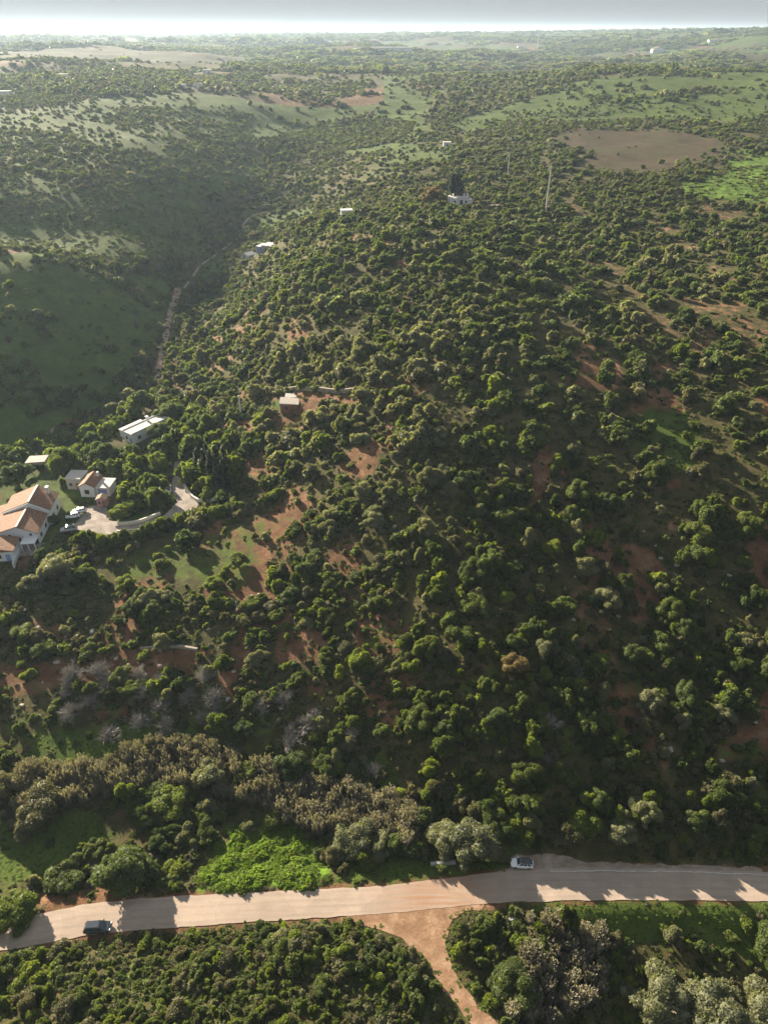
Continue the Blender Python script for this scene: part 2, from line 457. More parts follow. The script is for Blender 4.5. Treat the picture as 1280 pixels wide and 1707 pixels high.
def ground_mat():
    m, n, l = mat('hillside ground')
    tc = n.new('ShaderNodeTexCoord'); P = tc.outputs['Object']
    za = n.new('ShaderNodeVertexColor'); za.layer_name = 'zone'
    sep = n.new('ShaderNodeSeparateColor'); l.new(za.outputs['Color'], sep.inputs[0])
    n1 = noise(n, l, .035, 8, P, .65); n2 = noise(n, l, .35, 6, P, .65); n3 = noise(n, l, 2.2, 6, P, .7); n4 = noise(n, l, .009, 6, P)
    scrub = ramp(n, l, n2, [(.3, (.040, .046, .018)), (.5, (.075, .070, .030)), (.7, (.115, .092, .050))])
    fine = ramp(n, l, n3, [(.25, (.55, .55, .55)), (.75, (1.35, 1.3, 1.2))])
    soil = ramp(n, l, n2, [(.3, (.085, .050, .028)), (.5, (.150, .082, .048)), (.72, (.25, .155, .098))])
    grass = ramp(n, l, n2, [(.3, (.042, .072, .014)), (.55, (.070, .105, .022)), (.75, (.105, .120, .034))])
    field = ramp(n, l, n1, [(.3, (.048, .056, .018)), (.5, (.060, .048, .028)), (.75, (.072, .048, .034))])
    lush = ramp(n, l, n2, [(.3, (.06, .13, .012)), (.7, (.14, .24, .03))])
    def edge(sig, amt=.7, src=None):
        a = math_(n, l, 'SUBTRACT', n2 if src is None else src, .5)
        b = math_(n, l, 'MULTIPLY', a, amt * 2)
        c = math_(n, l, 'ADD', sig, b)
        r = n.new('ShaderNodeMapRange'); r.interpolation_type = 'SMOOTHSTEP'
        r.inputs['From Min'].default_value = .38; r.inputs['From Max'].default_value = .62
        l.new(c, r.inputs['Value'])
        # nothing where the zone is absent
        g = math_(n, l, 'MULTIPLY', sig, 6.0, True)
        return math_(n, l, 'MULTIPLY', r.outputs[0], g)
    c = mix(n, l, edge(sep.outputs[0]), scrub, soil)
    c = mix(n, l, edge(sep.outputs[1]), c, grass)
    c = mix(n, l, edge(sep.outputs[2], .9, n1), c, field)
    c = mix(n, l, edge(za.outputs['Alpha'], .6), c, lush)
    n6 = noise(n, l, .11, 6, P, .7)
    c = mix(n, l, .9, c, ramp(n, l, n6, [(.3, (.66, .68, .64)), (.7, (1.3, 1.25, 1.2))]), 'MULTIPLY')
    c = mix(n, l, .8, c, fine, 'MULTIPLY')
    finish(n, l, c, .95, n3, .9, spec=.1, bdist=.25)
    return m
M['ground'] = ground_mat()
def road_mat():
    m, n, l = mat('worn pale asphalt')
    uv = n.new('ShaderNodeUVMap'); tc = n.new('ShaderNodeTexCoord')
    sep = n.new('ShaderNodeSeparateXYZ'); l.new(uv.outputs[0], sep.inputs[0])
    wv = math_(n, l, 'SINE', math_(n, l, 'MULTIPLY_ADD', sep.outputs[0], 8 * math.pi, c=-1.57))
    n1 = noise(n, l, .25, 6, tc.outputs['Object']); n2 = noise(n, l, 4, 6, tc.outputs['Object'], .7)
    mp = n.new('ShaderNodeMapping'); mp.inputs['Scale'].default_value = (.12, 2.2, 1); l.new(tc.outputs['Object'], mp.inputs[0])
    n5 = noise(n, l, 1.0, 5, mp.outputs[0])
    c = ramp(n, l, n1, [(.3, (.315, .250, .200)), (.7, (.395, .315, .255))])
    s = ramp(n, l, n5, [(.3, (.88, .88, .88)), (.7, (1.08, 1.07, 1.06))])
    c = mix(n, l, .9, c, s, 'MULTIPLY')
    wheel = ramp(n, l, wv, [(.0, (1.05, 1.04, 1.03)), (1.0, (.93, .93, .94))])
    c = mix(n, l, .7, c, wheel, 'MULTIPLY')
    g = ramp(n, l, n2, [(.3, (.85, .85, .85)), (.7, (1.12, 1.12, 1.12))])
    c = mix(n, l, .6, c, g, 'MULTIPLY')
    jx, jy = plane_pt(735, 1512, 0)
    d = n.new('ShaderNodeVectorMath'); d.operation = 'DISTANCE'; l.new(tc.outputs['Object'], d.inputs[0]); d.inputs[1].default_value = (float(jx), float(jy), 0)
    near = n.new('ShaderNodeMapRange'); near.inputs['From Min'].default_value = 13; near.inputs['From Max'].default_value = 2.5; l.new(d.outputs['Value'], near.inputs['Value'])
    mud = math_(n, l, 'MULTIPLY', near.outputs[0], math_(n, l, 'MULTIPLY_ADD', n5, 2.6, True, c=-.75), True)
    c = mix(n, l, mud, c, (.30, .165, .095))
    fix = n.new('ShaderNodeTexVoronoi'); fix.inputs['Scale'].default_value = .16; l.new(tc.outputs['Object'], fix.inputs['Vector'])
    c = mix(n, l, .5, c, ramp(n, l, fix.outputs['Color'], [(.2, (.86, .87, .88)), (.8, (1.06, 1.05, 1.04))]), 'MULTIPLY')
    finish(n, l, c, .9, n2, .15, spec=.2, bdist=.02)
    return m
M['road'] = road_mat()
def dirt_mat(name, a, b):
    m, n, l = mat(name)
    tc = n.new('ShaderNodeTexCoord')
    n1 = noise(n, l, .45, 8, tc.outputs['Object'], .7); n2 = noise(n, l, 3, 6, tc.outputs['Object'], .7)
    c = ramp(n, l, n1, [(.32, tuple(q * .72 for q in a)), (.48, a), (.68, b)])
    g = ramp(n, l, n2, [(.3, (.75, .75, .75)), (.7, (1.15, 1.15, 1.15))])
    c = mix(n, l, .8, c, g, 'MULTIPLY')
    finish(n, l, c, .95, n2, .6, spec=.1, bdist=.12)
    return m
M['dirt'] = dirt_mat('orange dirt', (.25, .150, .090), (.385, .255, .168))
M['gravel'] = dirt_mat('pale roadside dirt', (.27, .21, .165), (.40, .32, .25))
M['paving'] = dirt_mat('pale paving', (.28, .24, .21), (.42, .36, .31))
M['track'] = dirt_mat('pale track', (.30, .22, .16), (.46, .36, .27))

# ------------------------------------------------------------------ object helpers
def link(o): COL.objects.link(o); return o
def new_mesh(name, verts, faces, mats, parent=None, smooth=False, midx=None):
    me = bpy.data.meshes.new(name)
    me.from_pydata([tuple(v) for v in verts], [], [tuple(f) for f in faces])
    for m in (mats if isinstance(mats, (list, tuple)) else [mats]): me.materials.append(m)
    if midx is not None: me.polygons.foreach_set('material_index', midx)
    if smooth: me.polygons.foreach_set('use_smooth', [True] * len(faces))
    me.update()
    o = link(bpy.data.objects.new(name, me))
    if parent: o.parent = parent
    return o
def tag(o, label, cat, group=None):
    o['label'] = label; o['category'] = cat
    if group: o['group'] = group
    return o
def thing(name, loc, rz, label, cat, group=None):
    o = link(bpy.data.objects.new(name, None)); o.location = loc; o.rotation_euler = (0, 0, rz)
    o.empty_display_size = .5
    return tag(o, label, cat, group)
def structure(o): o['kind'] = 'structure'; return o

class MB:
    """collects simple solids into one mesh"""
    def __init__(s): s.v = []; s.f = []
    def box(s, x0, x1, y0, y1, z0, z1):
        b = len(s.v)
        s.v += [(x0,y0,z0),(x1,y0,z0),(x1,y1,z0),(x0,y1,z0),(x0,y0,z1),(x1,y0,z1),(x1,y1,z1),(x0,y1,z1)]
        s.f += [[b+i for i in q] for q in ((0,3,2,1),(4,5,6,7),(0,1,5,4),(1,2,6,5),(2,3,7,6),(3,0,4,7))]
        return s
    def prism(s, pts, y0, y1):
        """pts in (x,z), counter-clockwise seen from -Y; swept from y0 to y1"""
        b = len(s.v); n = len(pts)
        s.v += [(x, y0, z) for x, z in pts] + [(x, y1, z) for x, z in pts]
        s.f.append([b+i for i in range(n)]); s.f.append([b+n+i for i in range(n)][::-1])
        for i in range(n):
            j = (i + 1) % n
            s.f.append([b+i, b+n+i, b+n+j, b+j])
        return s
    def tube(s, p0, p1, r0, r1, n=8):
        p0 = Vector(p0); p1 = Vector(p1); d = (p1 - p0).normalized()
        a = d.orthogonal().normalized(); c = d.cross(a)
        b = len(s.v)
        for p, r in ((p0, r0), (p1, r1)):
            for k in range(n):
                t = 2 * math.pi * k / n
                s.v.append(tuple(p + (a * math.cos(t) + c * math.sin(t)) * r))
        for k in range(n):
            j = (k + 1) % n
            s.f.append([b+k, b+j, b+n+j, b+n+k])
        s.f.append([b+k for k in range(n)][::-1]); s.f.append([b+n+k for k in range(n)])
        return s
    def poly(s, pts):
        b = len(s.v); s.v += [tuple(p) for p in pts]; s.f.append(list(range(b, b+len(pts)))); return s
    def loft(s, rings, cap=True):
        b = len(s.v); n = len(rings[0])
        for r in rings: s.v += [tuple(p) for p in r]
        for i in range(len(rings) - 1):
            for k in range(n):
                j = (k + 1) % n
                s.f.append([b+i*n+k, b+i*n+j, b+(i+1)*n+j, b+(i+1)*n+k])
        if cap:
            s.f.append([b+k for k in range(n)][::-1]); s.f.append([b+(len(rings)-1)*n+k for k in range(n)])
        return s
    def build(s, name, m, parent=None, bevel=0, smooth=False):
        o = new_mesh(name, s.v, s.f, m, parent, smooth)
        if bevel:
            bm = bmesh.new(); bm.from_mesh(o.data)
            bmesh.ops.bevel(bm, geom=bm.edges[:], offset=bevel, segments=2, affect='EDGES', profile=.5)
            bm.to_mesh(o.data); bm.free()
        return o

# ------------------------------------------------------------------ the ground sheet
def build_ground():
    nr, nc = GX.shape
    V = np.stack([GX, GY, GZ], -1).reshape(-1, 3).astype(np.float32)
    idx = np.arange(nr * nc).reshape(nr, nc)
    F = np.stack([idx[:-1, :-1], idx[:-1, 1:], idx[1:, 1:], idx[1:, :-1]], -1).reshape(-1, 4)
    me = bpy.data.meshes.new('ground')
    me.vertices.add(len(V)); me.vertices.foreach_set('co', V.ravel())
    me.loops.add(F.size); me.loops.foreach_set('vertex_index', F.ravel().astype(np.int32))
    me.polygons.add(len(F)); me.polygons.foreach_set('loop_start', (np.arange(len(F)) * 4).astype(np.int32))
    me.polygons.foreach_set('loop_total', np.full(len(F), 4, np.int32))
    me.polygons.foreach_set('use_smooth', np.ones(len(F), bool))
    me.update(calc_edges=True)
    x, y = V[:, 0].astype(float), V[:, 1].astype(float)
    d = np.hypot(x, y)
    def sig(names, w):
        out = np.zeros(len(x))
        for nm in names:
            P = ZONES[nm]; xs = [p[0] for p in P]; yy = [p[1] for p in P]
            m = (x > min(xs) - 40) & (x < max(xs) + 40) & (y > min(yy) - 40) & (y < max(yy) + 40)
            if m.any():
                s = sdist(x[m], y[m], P) + np.where(y[m] > 380, (fbm(x[m] / 30, y[m] / 40, 91, 4) - .5) * 55, 0)
                out[m] = np.maximum(out[m], np.clip(.5 - s / (2 * w), 0, 1))
        return out
    soil = sig(['soil_' + k for k in 'abcdefghijkl'], 2.5)
    grass = sig(['grass_a', 'grass_b', 'grass_c', 'grass_d', 'grass_e', 'grass_f', 'grass_g', 'grass_track', 'grass_top', 'left_slope', 'field_green', 'field_up', 'field_up_b'], 3.0)
    grass = np.maximum(grass, .60 * sig(['left_slope_b', 'left_hill'], 4.0)); grass = np.maximum(grass, .52 * sig(['clearing'], 4.0))
    grass = np.maximum(grass, .6 * sig(['houses'], 3))
    field = sig(['field_brown'], 14.0)
    grass = np.maximum(grass, .55 * sig(['field_brown'], 30.0))
    lush = np.maximum(sig(['lush', ], 3.0), .5 * sig(['field_green', 'grass_track'], 5.0))
    # reddish patches between the bushes of the slope on the right, green openings in the far country
    n1 = fbm(x / 14, y / 20, 51, 4)
    right = sstep(20, 60, x) * sstep(75, 85, y) * (1 - sstep(330, 420, y))
    soil = np.maximum(soil, right * sstep(.50, .62, n1) * np.interp(y, [150, 200], [.85, .44]))
    mid = sstep(75, 90, y) * (1 - sstep(300, 380, y)) * (1 - sstep(0, 50, x))
    soil = np.maximum(soil, mid * sstep(.56, .66, n1) * .7)
    far = sstep(380, 520, y)
    g2 = fbm(x / 90, y / 130, 61, 4)
    grass = np.maximum(grass, far * sstep(.42, .55, g2) * np.where((x < 0) & (y > 700), .35, .85))
    soil = np.maximum(soil, far * sstep(.58, .68, fbm(x / 70, y / 90, 71, 4)) * .6)
    ver = (y < 110) & (y > 30)
    grass = np.maximum(grass, np.where(ver, .45 * sstep(.5, .65, fbm(x / 9, y / 9, 81, 3)), 0))
    # dusty verge along the road
    m = (y > 35) & (y < 95)
    s = np.full(len(x), 99.0); s[m] = sdist(x[m], y[m], ROAD_POLY)
    soil = np.maximum(soil, .8 * (1 - sstep(.3, 1.6, s)))
    ca = me.color_attributes.new('zone', 'FLOAT_COLOR', 'POINT')
    ca.data.foreach_set('color', np.stack([soil, grass, field, lush], -1).astype(np.float32).ravel())
    me.materials.append(M['ground'])
    return structure(link(bpy.data.objects.new('ground', me)))
build_ground()

def strip_mesh(name, a, b, z, m, across=8):
    """sheet between two polylines with the same number of points"""
    n = len(a); V = []; F = []; UV = []
    L = 0
    for i in range(n):
        if i: L += float(np.linalg.norm(a[i] - a[i - 1]))
        for k in range(across + 1):
            t = k / across
            p = a[i] * (1 - t) + b[i] * t
            V.append((p[0], p[1], z(p[0], p[1]) if callable(z) else z)); UV.append((t, L))
    for i in range(n - 1):
        for k in range(across):
            q = i * (across + 1) + k
            F.append((q, q + across + 1, q + across + 2, q + 1))
    o = new_mesh(name, V, F, m, smooth=True)
    uv = o.data.uv_layers.new(name='UVMap')
    uv.data.foreach_set('uv', np.array([UV[li] for p in o.data.polygons for li in p.vertices], np.float32).ravel())
    if o.data.polygons[0].normal.z < 0: o.data.flip_normals()
    return structure(o)
def resample(p, n):
    d = np.concatenate([[0], np.cumsum(np.linalg.norm(np.diff(p, axis=0), axis=1))])
    t = np.linspace(0, d[-1], n)
    return np.stack([np.interp(t, d, p[:, 0]), np.interp(t, d, p[:, 1])], -1)
ru = resample(road_up, 260); rl = resample(road_lo, 260)
# ragged worn edges
for arr, sd in ((ru, 5), (rl, 6)):
    arr[:, 1] += (fbm(arr[:, 0] / 1.3, arr[:, 0] * 0, sd, 4) - .5) * .35
strip_mesh('road', rl, ru, 0.07, M['road'], 10)
# painted edge line along the upper side of the bend
lm = plain('worn white road paint', (.50, .48, .45), .7, var=.35, sc=1.5)
e0 = [i for i in range(260) if 27 < ru[i, 0] < 75]
la = np.array([ru[i] + np.array([0, -.55]) for i in e0]); lb = np.array([ru[i] + np.array([0, -.41]) for i in e0])
strip_mesh('road_marking', la, lb, 0.078, lm, 1)

def patch(name, poly, z, m, cell=.45, rag=.7, seed=0):
    """a sheet filling an outline, with a ragged edge"""
    xs = [p[0] for p in poly]; yy = [p[1] for p in poly]
    gx = np.arange(min(xs) - 1, max(xs) + 1, cell); gy = np.arange(min(yy) - 1, max(yy) + 1, cell)
    X, Y = np.meshgrid(gx, gy)
    s = sdist(X.ravel(), Y.ravel(), poly).reshape(X.shape) + (fbm(X / 2.2, Y / 2.2, seed, 4) - .5) * 2 * rag
    ok = s < 0
    zz = z(X, Y) if callable(z) else np.full(X.shape, z)
    vid = -np.ones(X.shape, int); V = []; F = []
    for j in range(len(gy) - 1):
        for i in range(len(gx) - 1):
            if ok[j, i] and ok[j+1, i] and ok[j, i+1] and ok[j+1, i+1]:
                q = []
                for jj, ii in ((j, i), (j, i+1), (j+1, i+1), (j+1, i)):
                    if vid[jj, ii] < 0:
                        vid[jj, ii] = len(V); V.append((X[jj, ii], Y[jj, ii], zz[jj, ii]))
                    q.append(vid[jj, ii])
                F.append(q)
    # pull the stepped rim onto the outline itself
    from collections import Counter
    ec = Counter()
    for q in F:
        for k in range(4): ec[tuple(sorted((q[k], q[(k + 1) % 4])))] += 1
    rim = sorted({v for e, k in ec.items() if k == 1 for v in e})
    if rim:
        q = np.array([V[i][:2] for i in rim]); e = .05
        def fs(a, b): return sdist(a, b, poly) + (fbm(a / 2.2, b / 2.2, seed, 4) - .5) * 2 * rag
        for _ in range(3):
            s0 = fs(q[:, 0], q[:, 1]); gx_ = (fs(q[:, 0] + e, q[:, 1]) - s0) / e; gy_ = (fs(q[:, 0], q[:, 1] + e) - s0) / e
            k = np.clip(s0 / (gx_ ** 2 + gy_ ** 2 + .3), -cell, cell) * .8
            q[:, 0] -= gx_ * k; q[:, 1] -= gy_ * k
        zq = z(q[:, 0].reshape(1, -1), q[:, 1].reshape(1, -1)).ravel() if callable(z) else np.full(len(q), z)
        for i, (a, b), c in zip(rim, q, zq): V[i] = (a, b, c)
    return structure(new_mesh(name, V, F, m, smooth=True))
def drape(off): return lambda X, Y: H(X.ravel(), Y.ravel()).reshape(X.shape) + off
patch('roadside_dirt', LAYBY_POLY, drape(.045), M['gravel'], seed=31)
patch('dirt_track', DIRT_POLY, lambda X, Y: H(X.ravel(), Y.ravel()).reshape(X.shape) + .045, M['dirt'], seed=32)
patch('driveway', YARD_POLY, drape(.10), M['paving'], .5, .5, seed=33)

def trail(name, pts, width, m, n=120, off=.18):
    w = np.array([tuple(ground(a, b)[:2]) for a, b in pts])
    p = resample(smooth_line(w, 2.0), n)
    t = np.gradient(p, axis=0); t /= np.linalg.norm(t, axis=1)[:, None]
    nrm = np.stack([-t[:, 1], t[:, 0]], -1)
    wv = width / 2 * (1 + (fbm(np.arange(n) / 5.0, np.zeros(n), 3, 3) - .5) * .8)[:, None]
    o = strip_mesh(name, p - nrm * wv, p + nrm * wv, lambda x, y: Hs(x, y) + off, m, 3)
    return o, p
_, TRAIL = trail('track', [(258,642),(266,610),(277,560),(287,515),(298,482)], 2.3, M['track'], off=.12)
_, TRAIL4 = trail('upper_track', [(298,482),(325,456),(360,425),(398,395),(408,372),(425,358),(450,352)], 1.1, M['gravel'], off=.1)
_, TRAIL2 = trail('slope_path', [(20,770),(45,748),(70,730),(96,713)], 1.6, M['gravel'])
_, TRAIL3 = trail('upper_path', [(640,366),(690,358),(740,350),(800,345),(850,340)], 2.2, M['track'])

# ------------------------------------------------------------------ sky-side safety: nothing else; the sky is the world shader

# ------------------------------------------------------------------ buildings
def window(parent, x, y, z, w, h, face='front', sill=True):
    """window on a wall: face 'front' looks to -Y, 'side' looks to +X, 'west' looks to -X"""
    f = MB(); g = MB(); t = .07; d = .06
    if face == 'front':
        f.box(x-w/2, x-w/2+t, y-d, y, z, z+h).box(x+w/2-t, x+w/2, y-d, y, z, z+h).box(x-w/2+t, x+w/2-t, y-d, y, z+h-t, z+h).box(x-w/2+t, x+w/2-t, y-d, y, z, z+t)
        g.box(x-w/2+t, x+w/2-t, y-.03, y+.01, z+t, z+h-t)
    elif face == 'side':
        f.box(x, x+d, y-w/2, y-w/2+t, z, z+h).box(x, x+d, y+w/2-t, y+w/2, z, z+h).box(x, x+d, y-w/2+t, y+w/2-t, z+h-t, z+h).box(x, x+d, y-w/2+t, y+w/2-t, z, z+t)
        g.box(x-.01, x+.03, y-w/2+t, y+w/2-t, z+t, z+h-t)
    else:
        f.box(x-d, x, y-w/2, y-w/2+t, z, z+h).box(x-d, x, y+w/2-t, y+w/2, z, z+h).box(x-d, x, y-w/2+t, y+w/2-t, z+h-t, z+h).box(x-d, x, y-w/2+t, y+w/2-t, z, z+t)
        g.box(x-.03, x+.01, y-w/2+t, y+w/2-t, z+t, z+h-t)
    o = f.build('window', M['wood'], parent); g.build('pane', M['glass'], o)
    return o
def door(parent, x, y, z, w, h, m='wood'):
    o = MB().box(x-w/2, x+w/2, y-.07, y+.02, z, z+h).build('door', M[m], parent)
    MB().box(x+w/2-.16, x+w/2-.06, y-.13, y-.07, z+h*.48, z+h*.52).build('handle', M['steel'], o)
    return o
def gable_roof(x0, x1, y0, y1, ze, zr, xr, over=.4, th=.18):
    """ridge along Y at xr"""
    m = MB()
    k1 = (zr - ze) / (xr - x0); k2 = (zr - ze) / (x1 - xr)
    xa, xb = x0 - over, x1 + over
    m.prism([(xa, ze - k1*over), (xr, zr), (xb, ze - k2*over), (xb, ze - k2*over + th), (xr, zr + th*1.2), (xa, ze - k1*over + th)], y0 - over, y1 + over)
    return m

def villa():
    p = ground(38, 908)
    t = thing('villa', (p.x, p.y, 8.9), R(6), 'large white villa with two terracotta tiled roofs beside the driveway', 'house')
    t.scale = (.66, .92, .80)
    # front wing, x to the right, y away; about 16 m wide
    MB().box(-10, 6.6, 0, 9, 0, 4.6).build('wall', M['white_wall'], t)
    MB().prism([(-10, 4.6), (6.6, 4.6), (.2, 7.1)], .002, 8.998).build('gable', M['white_wall'], t)
    rf = gable_roof(-10, 6.6, 0, 9, 4.6, 7.1, .2, .55).build('roof', M['tiles'], t)
    MB().box(-.15, .55, -.5, 9.5, 7.25, 7.42).build('ridge_cap', M['cream_wall'], rf)
    # rear wing, set a little to the right and higher
    MB().box(-9.4, 7.6, 9.02, 18, 0, 5.4).build('wall', M['white_wall'], t)
    MB().prism([(-9.4, 5.4), (7.6, 5.4), (.9, 8.6)], 9.022, 17.998).build('gable', M['white_wall'], t)
    rf = gable_roof(-9.4, 7.6, 9.9, 18, 5.4, 8.6, .9, .5).build('roof', M['tiles'], t)
    MB().box(.55, 1.3, 9.5, 18.4, 8.78, 8.98).build('ridge_cap', M['cream_wall'], rf)
    MB().box(4.6, 5.6, 16.4, 17.2, 6.5, 9.0).box(4.45, 5.75, 16.25, 17.35, 9.0, 9.15).build('chimney', M['white_wall'], rf)
    # west annex with a stepped roof
    MB().box(-15, -10.02, 4, 15, 0, 3.4).build('annex_wall', M['white_wall'], t)
    MB().prism([(-15.4, 3.3), (-9.9, 4.4), (-9.9, 4.6), (-15.4, 3.5)], 3.6, 15.4).build('annex_roof', M['tiles'], t)
    # terrace, porch, openings on the front
    MB().box(-12, 8.4, -5.2, -.02, -.6, .35).build('terrace', M['paving'], t)
    MB().box(1.6, 6.9, -3.6, -.02, 3.1, 3.32).build('porch_roof', M['white_wall'], t)
    for x in (1.8, 4.2, 6.6): MB().box(x-.16, x+.16, -3.5, -3.18, .352, 3.098).build('porch_column', M['white_wall'], t)
    for x, w in ((-7.6, 1.7), (-4.2, 3.0), (-.6, 1.7)): window(t, x, -.002, 1.2, w, 1.7)
    for x in (2.6, 5.4): door(t, x, -.002, .36, 1.6, 2.3, 'dark_open')
    for x in (-3.4, 4.2): window(t, x, -.002, 3.42 if x > 0 else 3.3, 1.0, .8)
    for y in (2.2, 6.4, 11.5, 15.4): window(t, 6.6 if y < 9 else 7.6, y, 1.2, 1.3, 1.5, 'side')
    return t
villa()
def pool_house():
    p = ground(6, 936)
    t = thing('terrace_house', (p.x, p.y, Hs(p.x, p.y)), R(8), 'low white terrace house with small red roof at the villa corner', 'house')
    MB().box(-5.5, 2.9, 0, 5.2, -.5, 2.9).build('wall', M['white_wall'], t)
    MB().prism([(-5.8, 2.9), (3.2, 2.9), (3.2, 3.05), (-1.3, 4.0), (-5.8, 3.05)], -.3, 5.5).build('roof', M['tiles'], t)
    MB().box(2.92, 3.2, -2.4, 5.2, -.5, 1.1).build('side_wall', M['white_wall'], t)
    window(t, -.6, -.002, .9, 1.2, 1.2); door(t, 1.5, -.002, -.1, 1.0, 2.1, 'blue_trim'); window(t, -3.4, -.002, .9, 1.2, 1.2)
pool_house()
def small_house():
    p = ground(158, 829)
    t = thing('cottage', (p.x, p.y, 9.0), R(-4), 'small white cottage with part tiled, part flat roof beyond the parked cars', 'house')
    MB().box(-3.6, .4, 0, 6, 0, 3.4).build('wall', M['white_wall'], t)
    gable_roof(-3.6, .4, 0, 6, 3.4, 4.5, -1.6, .25).build('roof', M['tiles'], t)
    MB().prism([(-3.6, 3.4), (.4, 3.4), (-1.6, 4.5)], .002, 5.998).build('gable', M['white_wall'], t)
    MB().box(.42, 4.2, .8, 5.4, 0, 2.7).build('annex_wall', M['white_wall'], t)
    MB().box(.42, 4.5, .4, 5.7, 2.7, 2.9).build('flat_roof', M['flat_roof'], t)
    window(t, -1.7, -.002, 1.0, 1.3, 1.3); door(t, 2.3, .798, .02, 2.6, 2.2, 'blue_trim')
    MB().box(-.3, .2, 4.6, 5.2, 3.9, 5.2).build('chimney', M['white_wall'], t)
small_house()
def open_shed(px, py, rz, w, d, h, label, roof='old_roof'):
    p = ground(px, py)
    t = thing('open_shelter', (p.x, p.y, p.z - .1), R(rz), label, 'shelter')
    for x in (-w/2+.15, w/2-.15):
        for y in (.15, d-.15): MB().box(x-.1, x+.1, y-.1, y+.1, -.5, h).build('post', M['wood'], t)
    MB().prism([(-w/2-.3, h), (w/2+.3, h+.25), (w/2+.3, h+.4), (-w/2-.3, h+.15)], -.3, d+.3).build('roof', M[roof], t)
    MB().box(-w/2+.26, w/2-.26, d-.25, d-.1, -.3, h-.05).build('back_wall', M['cream_wall'], t)
open_shed(63, 783, 4, 5.0, 3.4, 2.5, 'open shelter under a pale flat roof among trees behind the villa')
def garden_hut():
    p = ground(127, 816)
    t = thing('garden_hut', (p.x, p.y, 9.0), R(-3), 'grey stone garden hut with pale flat roof next to the cottage', 'hut')
    MB().box(-2.2, 2.2, 0, 4.4, 0, 3.4).build('wall', M['grey_wall'], t)
    MB().box(-2.4, 2.4, -.2, 4.6, 3.4, 3.6).build('roof', M['flat_roof'], t)
    door(t, .9, -.002, .02, 1.0, 2.1); window(t, -1.0, -.002, 1.1, .9, 1.0)
garden_hut()
def kiosk():
    p = ground(172, 846)
    t = thing('garden_kiosk', (p.x, p.y, 9.35), R(4), 'small faded pink kiosk with dark roof at the edge of the car park', 'kiosk')
    MB().box(-1.3, 1.3, 0, 2.0, 0, 2.3).build('wall', M['pink'], t)
    gable_roof(-1.3, 1.3, 0, 2, 2.3, 2.9, 0, .2, .1).build('roof', M['wood'], t)
    MB().prism([(-1.3, 2.3), (1.3, 2.3), (0, 2.9)], .002, 1.998).build('gable', M['pink'], t)
    window(t, -.6, -.002, .9, .7, .8); door(t, .55, -.002, .02, .8, 1.9)
kiosk()
def long_house():
    p = ground(209, 735)
    t = thing('long_house', (p.x, p.y, p.z - .1), R(-36), 'long white flat-roofed house among trees above the cypresses', 'house')
    MB().box(0, 4.2, 0, 14, -1, 3.5).build('wall', M['white_wall'], t)
    r = MB().box(-.2, 4.4, -.2, 14.2, 3.5, 3.68).build('roof', M['flat_roof'], t)
    MB().box(-.2, 0, 0, 14, 3.68, 3.95).box(4.2, 4.4, 0, 14, 3.68, 3.95).build('parapet', M['white_wall'], r)
    MB().box(.4, 1.1, 8.4, 9.1, 3.68, 5.1).box(.3, 1.2, 8.3, 9.2, 5.1, 5.25).build('chimney', M['white_wall'], r)
    MB().box(-3.4, -.02, 1.0, 9, -1, 2.6).build('annex_wall', M['white_wall'], t)
    MB().box(-3.6, -.022, .8, 9.2, 2.6, 2.75).build('annex_roof', M['flat_roof'], t)
    window(t, 1.4, -.002, 1.2, .9, 1.0)
    for y in (2.5, 6, 9.5, 12.5): window(t, 4.2, y, 1.1, 1.2, 1.2, 'side')
    door(t, 3.3, -.002, 0, .9, 2.1, 'blue_trim')
long_house()
def brick_shed():
    p = ground(483, 686)
    t = thing('brick_shed', (p.x, p.y, p.z - .1), R(3), 'small red brick shed with pale roof beside a strip of bright grass', 'shed')
    MB().box(-2.6, 2.6, 0, 4, -.6, 2.3).build('wall', M['brick_wall'], t)
    MB().prism([(-2.8, 2.3), (2.8, 2.3), (2.8, 2.42), (-2.8, 2.9)], -.3, 4.2).build('roof', M['old_roof'], t)
    door(t, 1.4, -.002, -.3, 1.0, 2.0); window(t, -.9, -.002, .8, 1.0, .9)
    o = MB().box(-1.5, 1.8, 4.4, 7.4, -.4, 2.6).build('rear_store', M['grey_wall'], t)
brick_shed()
def farmhouse():
    p = ground(440, 419)
    t = thing('farmhouse', (p.x, p.y, p.z - .3), R(-25), 'white and terracotta farmhouse with blue end wall beside the valley track', 'house')
    MB().box(-1, 10, 0, 6, -1, 3.0).build('wall', M['cream_wall'], t)
    m = MB(); m.prism([(-1.3, 3.0), (10.3, 3.0), (10.3, 3.2), (-1.3, 3.2)], -.3, 6.3); m.build('roof', M['flat_roof'], t)
    MB().box(-3.4, -1.02, -1.0, 5, -1, 2.5).build('blue_wing', M['blue_trim'], t)
    MB().box(-3.6, -1.022, -1.2, 5.2, 2.5, 2.7).build('wing_roof', M['white_wall'], t)
    MB().box(10.02, 14, 1, 5, -1, 2.4).build('annex_wall', M['white_wall'], t)
    for x in (1.2, 4.2, 7.4): window(t, x, -.002, .9, 1.0, 1.1)
    door(t, 5.8, -.002, -.1, 1.0, 2.1, 'blue_trim')
    q = ground(408, 432)
    t = thing('farm_outbuilding', (q.x, q.y, q.z - .2), R(-40), 'small pale farm outbuilding below the farmhouse on the valley track', 'shed')
    MB().box(-2.6, 2.6, 0, 5, -.8, 2.2).build('wall', M['cream_wall'], t)
    gable_roof(-2.6, 2.6, 0, 5, 2.2, 3.0, 0, .3).build('roof', M['flat_roof'], t)
    MB().prism([(-2.6, 2.2), (2.6, 2.2), (0, 3.0)], .002, 4.998).build('gable', M['cream_wall'], t)
    door(t, 0, -.002, 0, 1.2, 1.9)
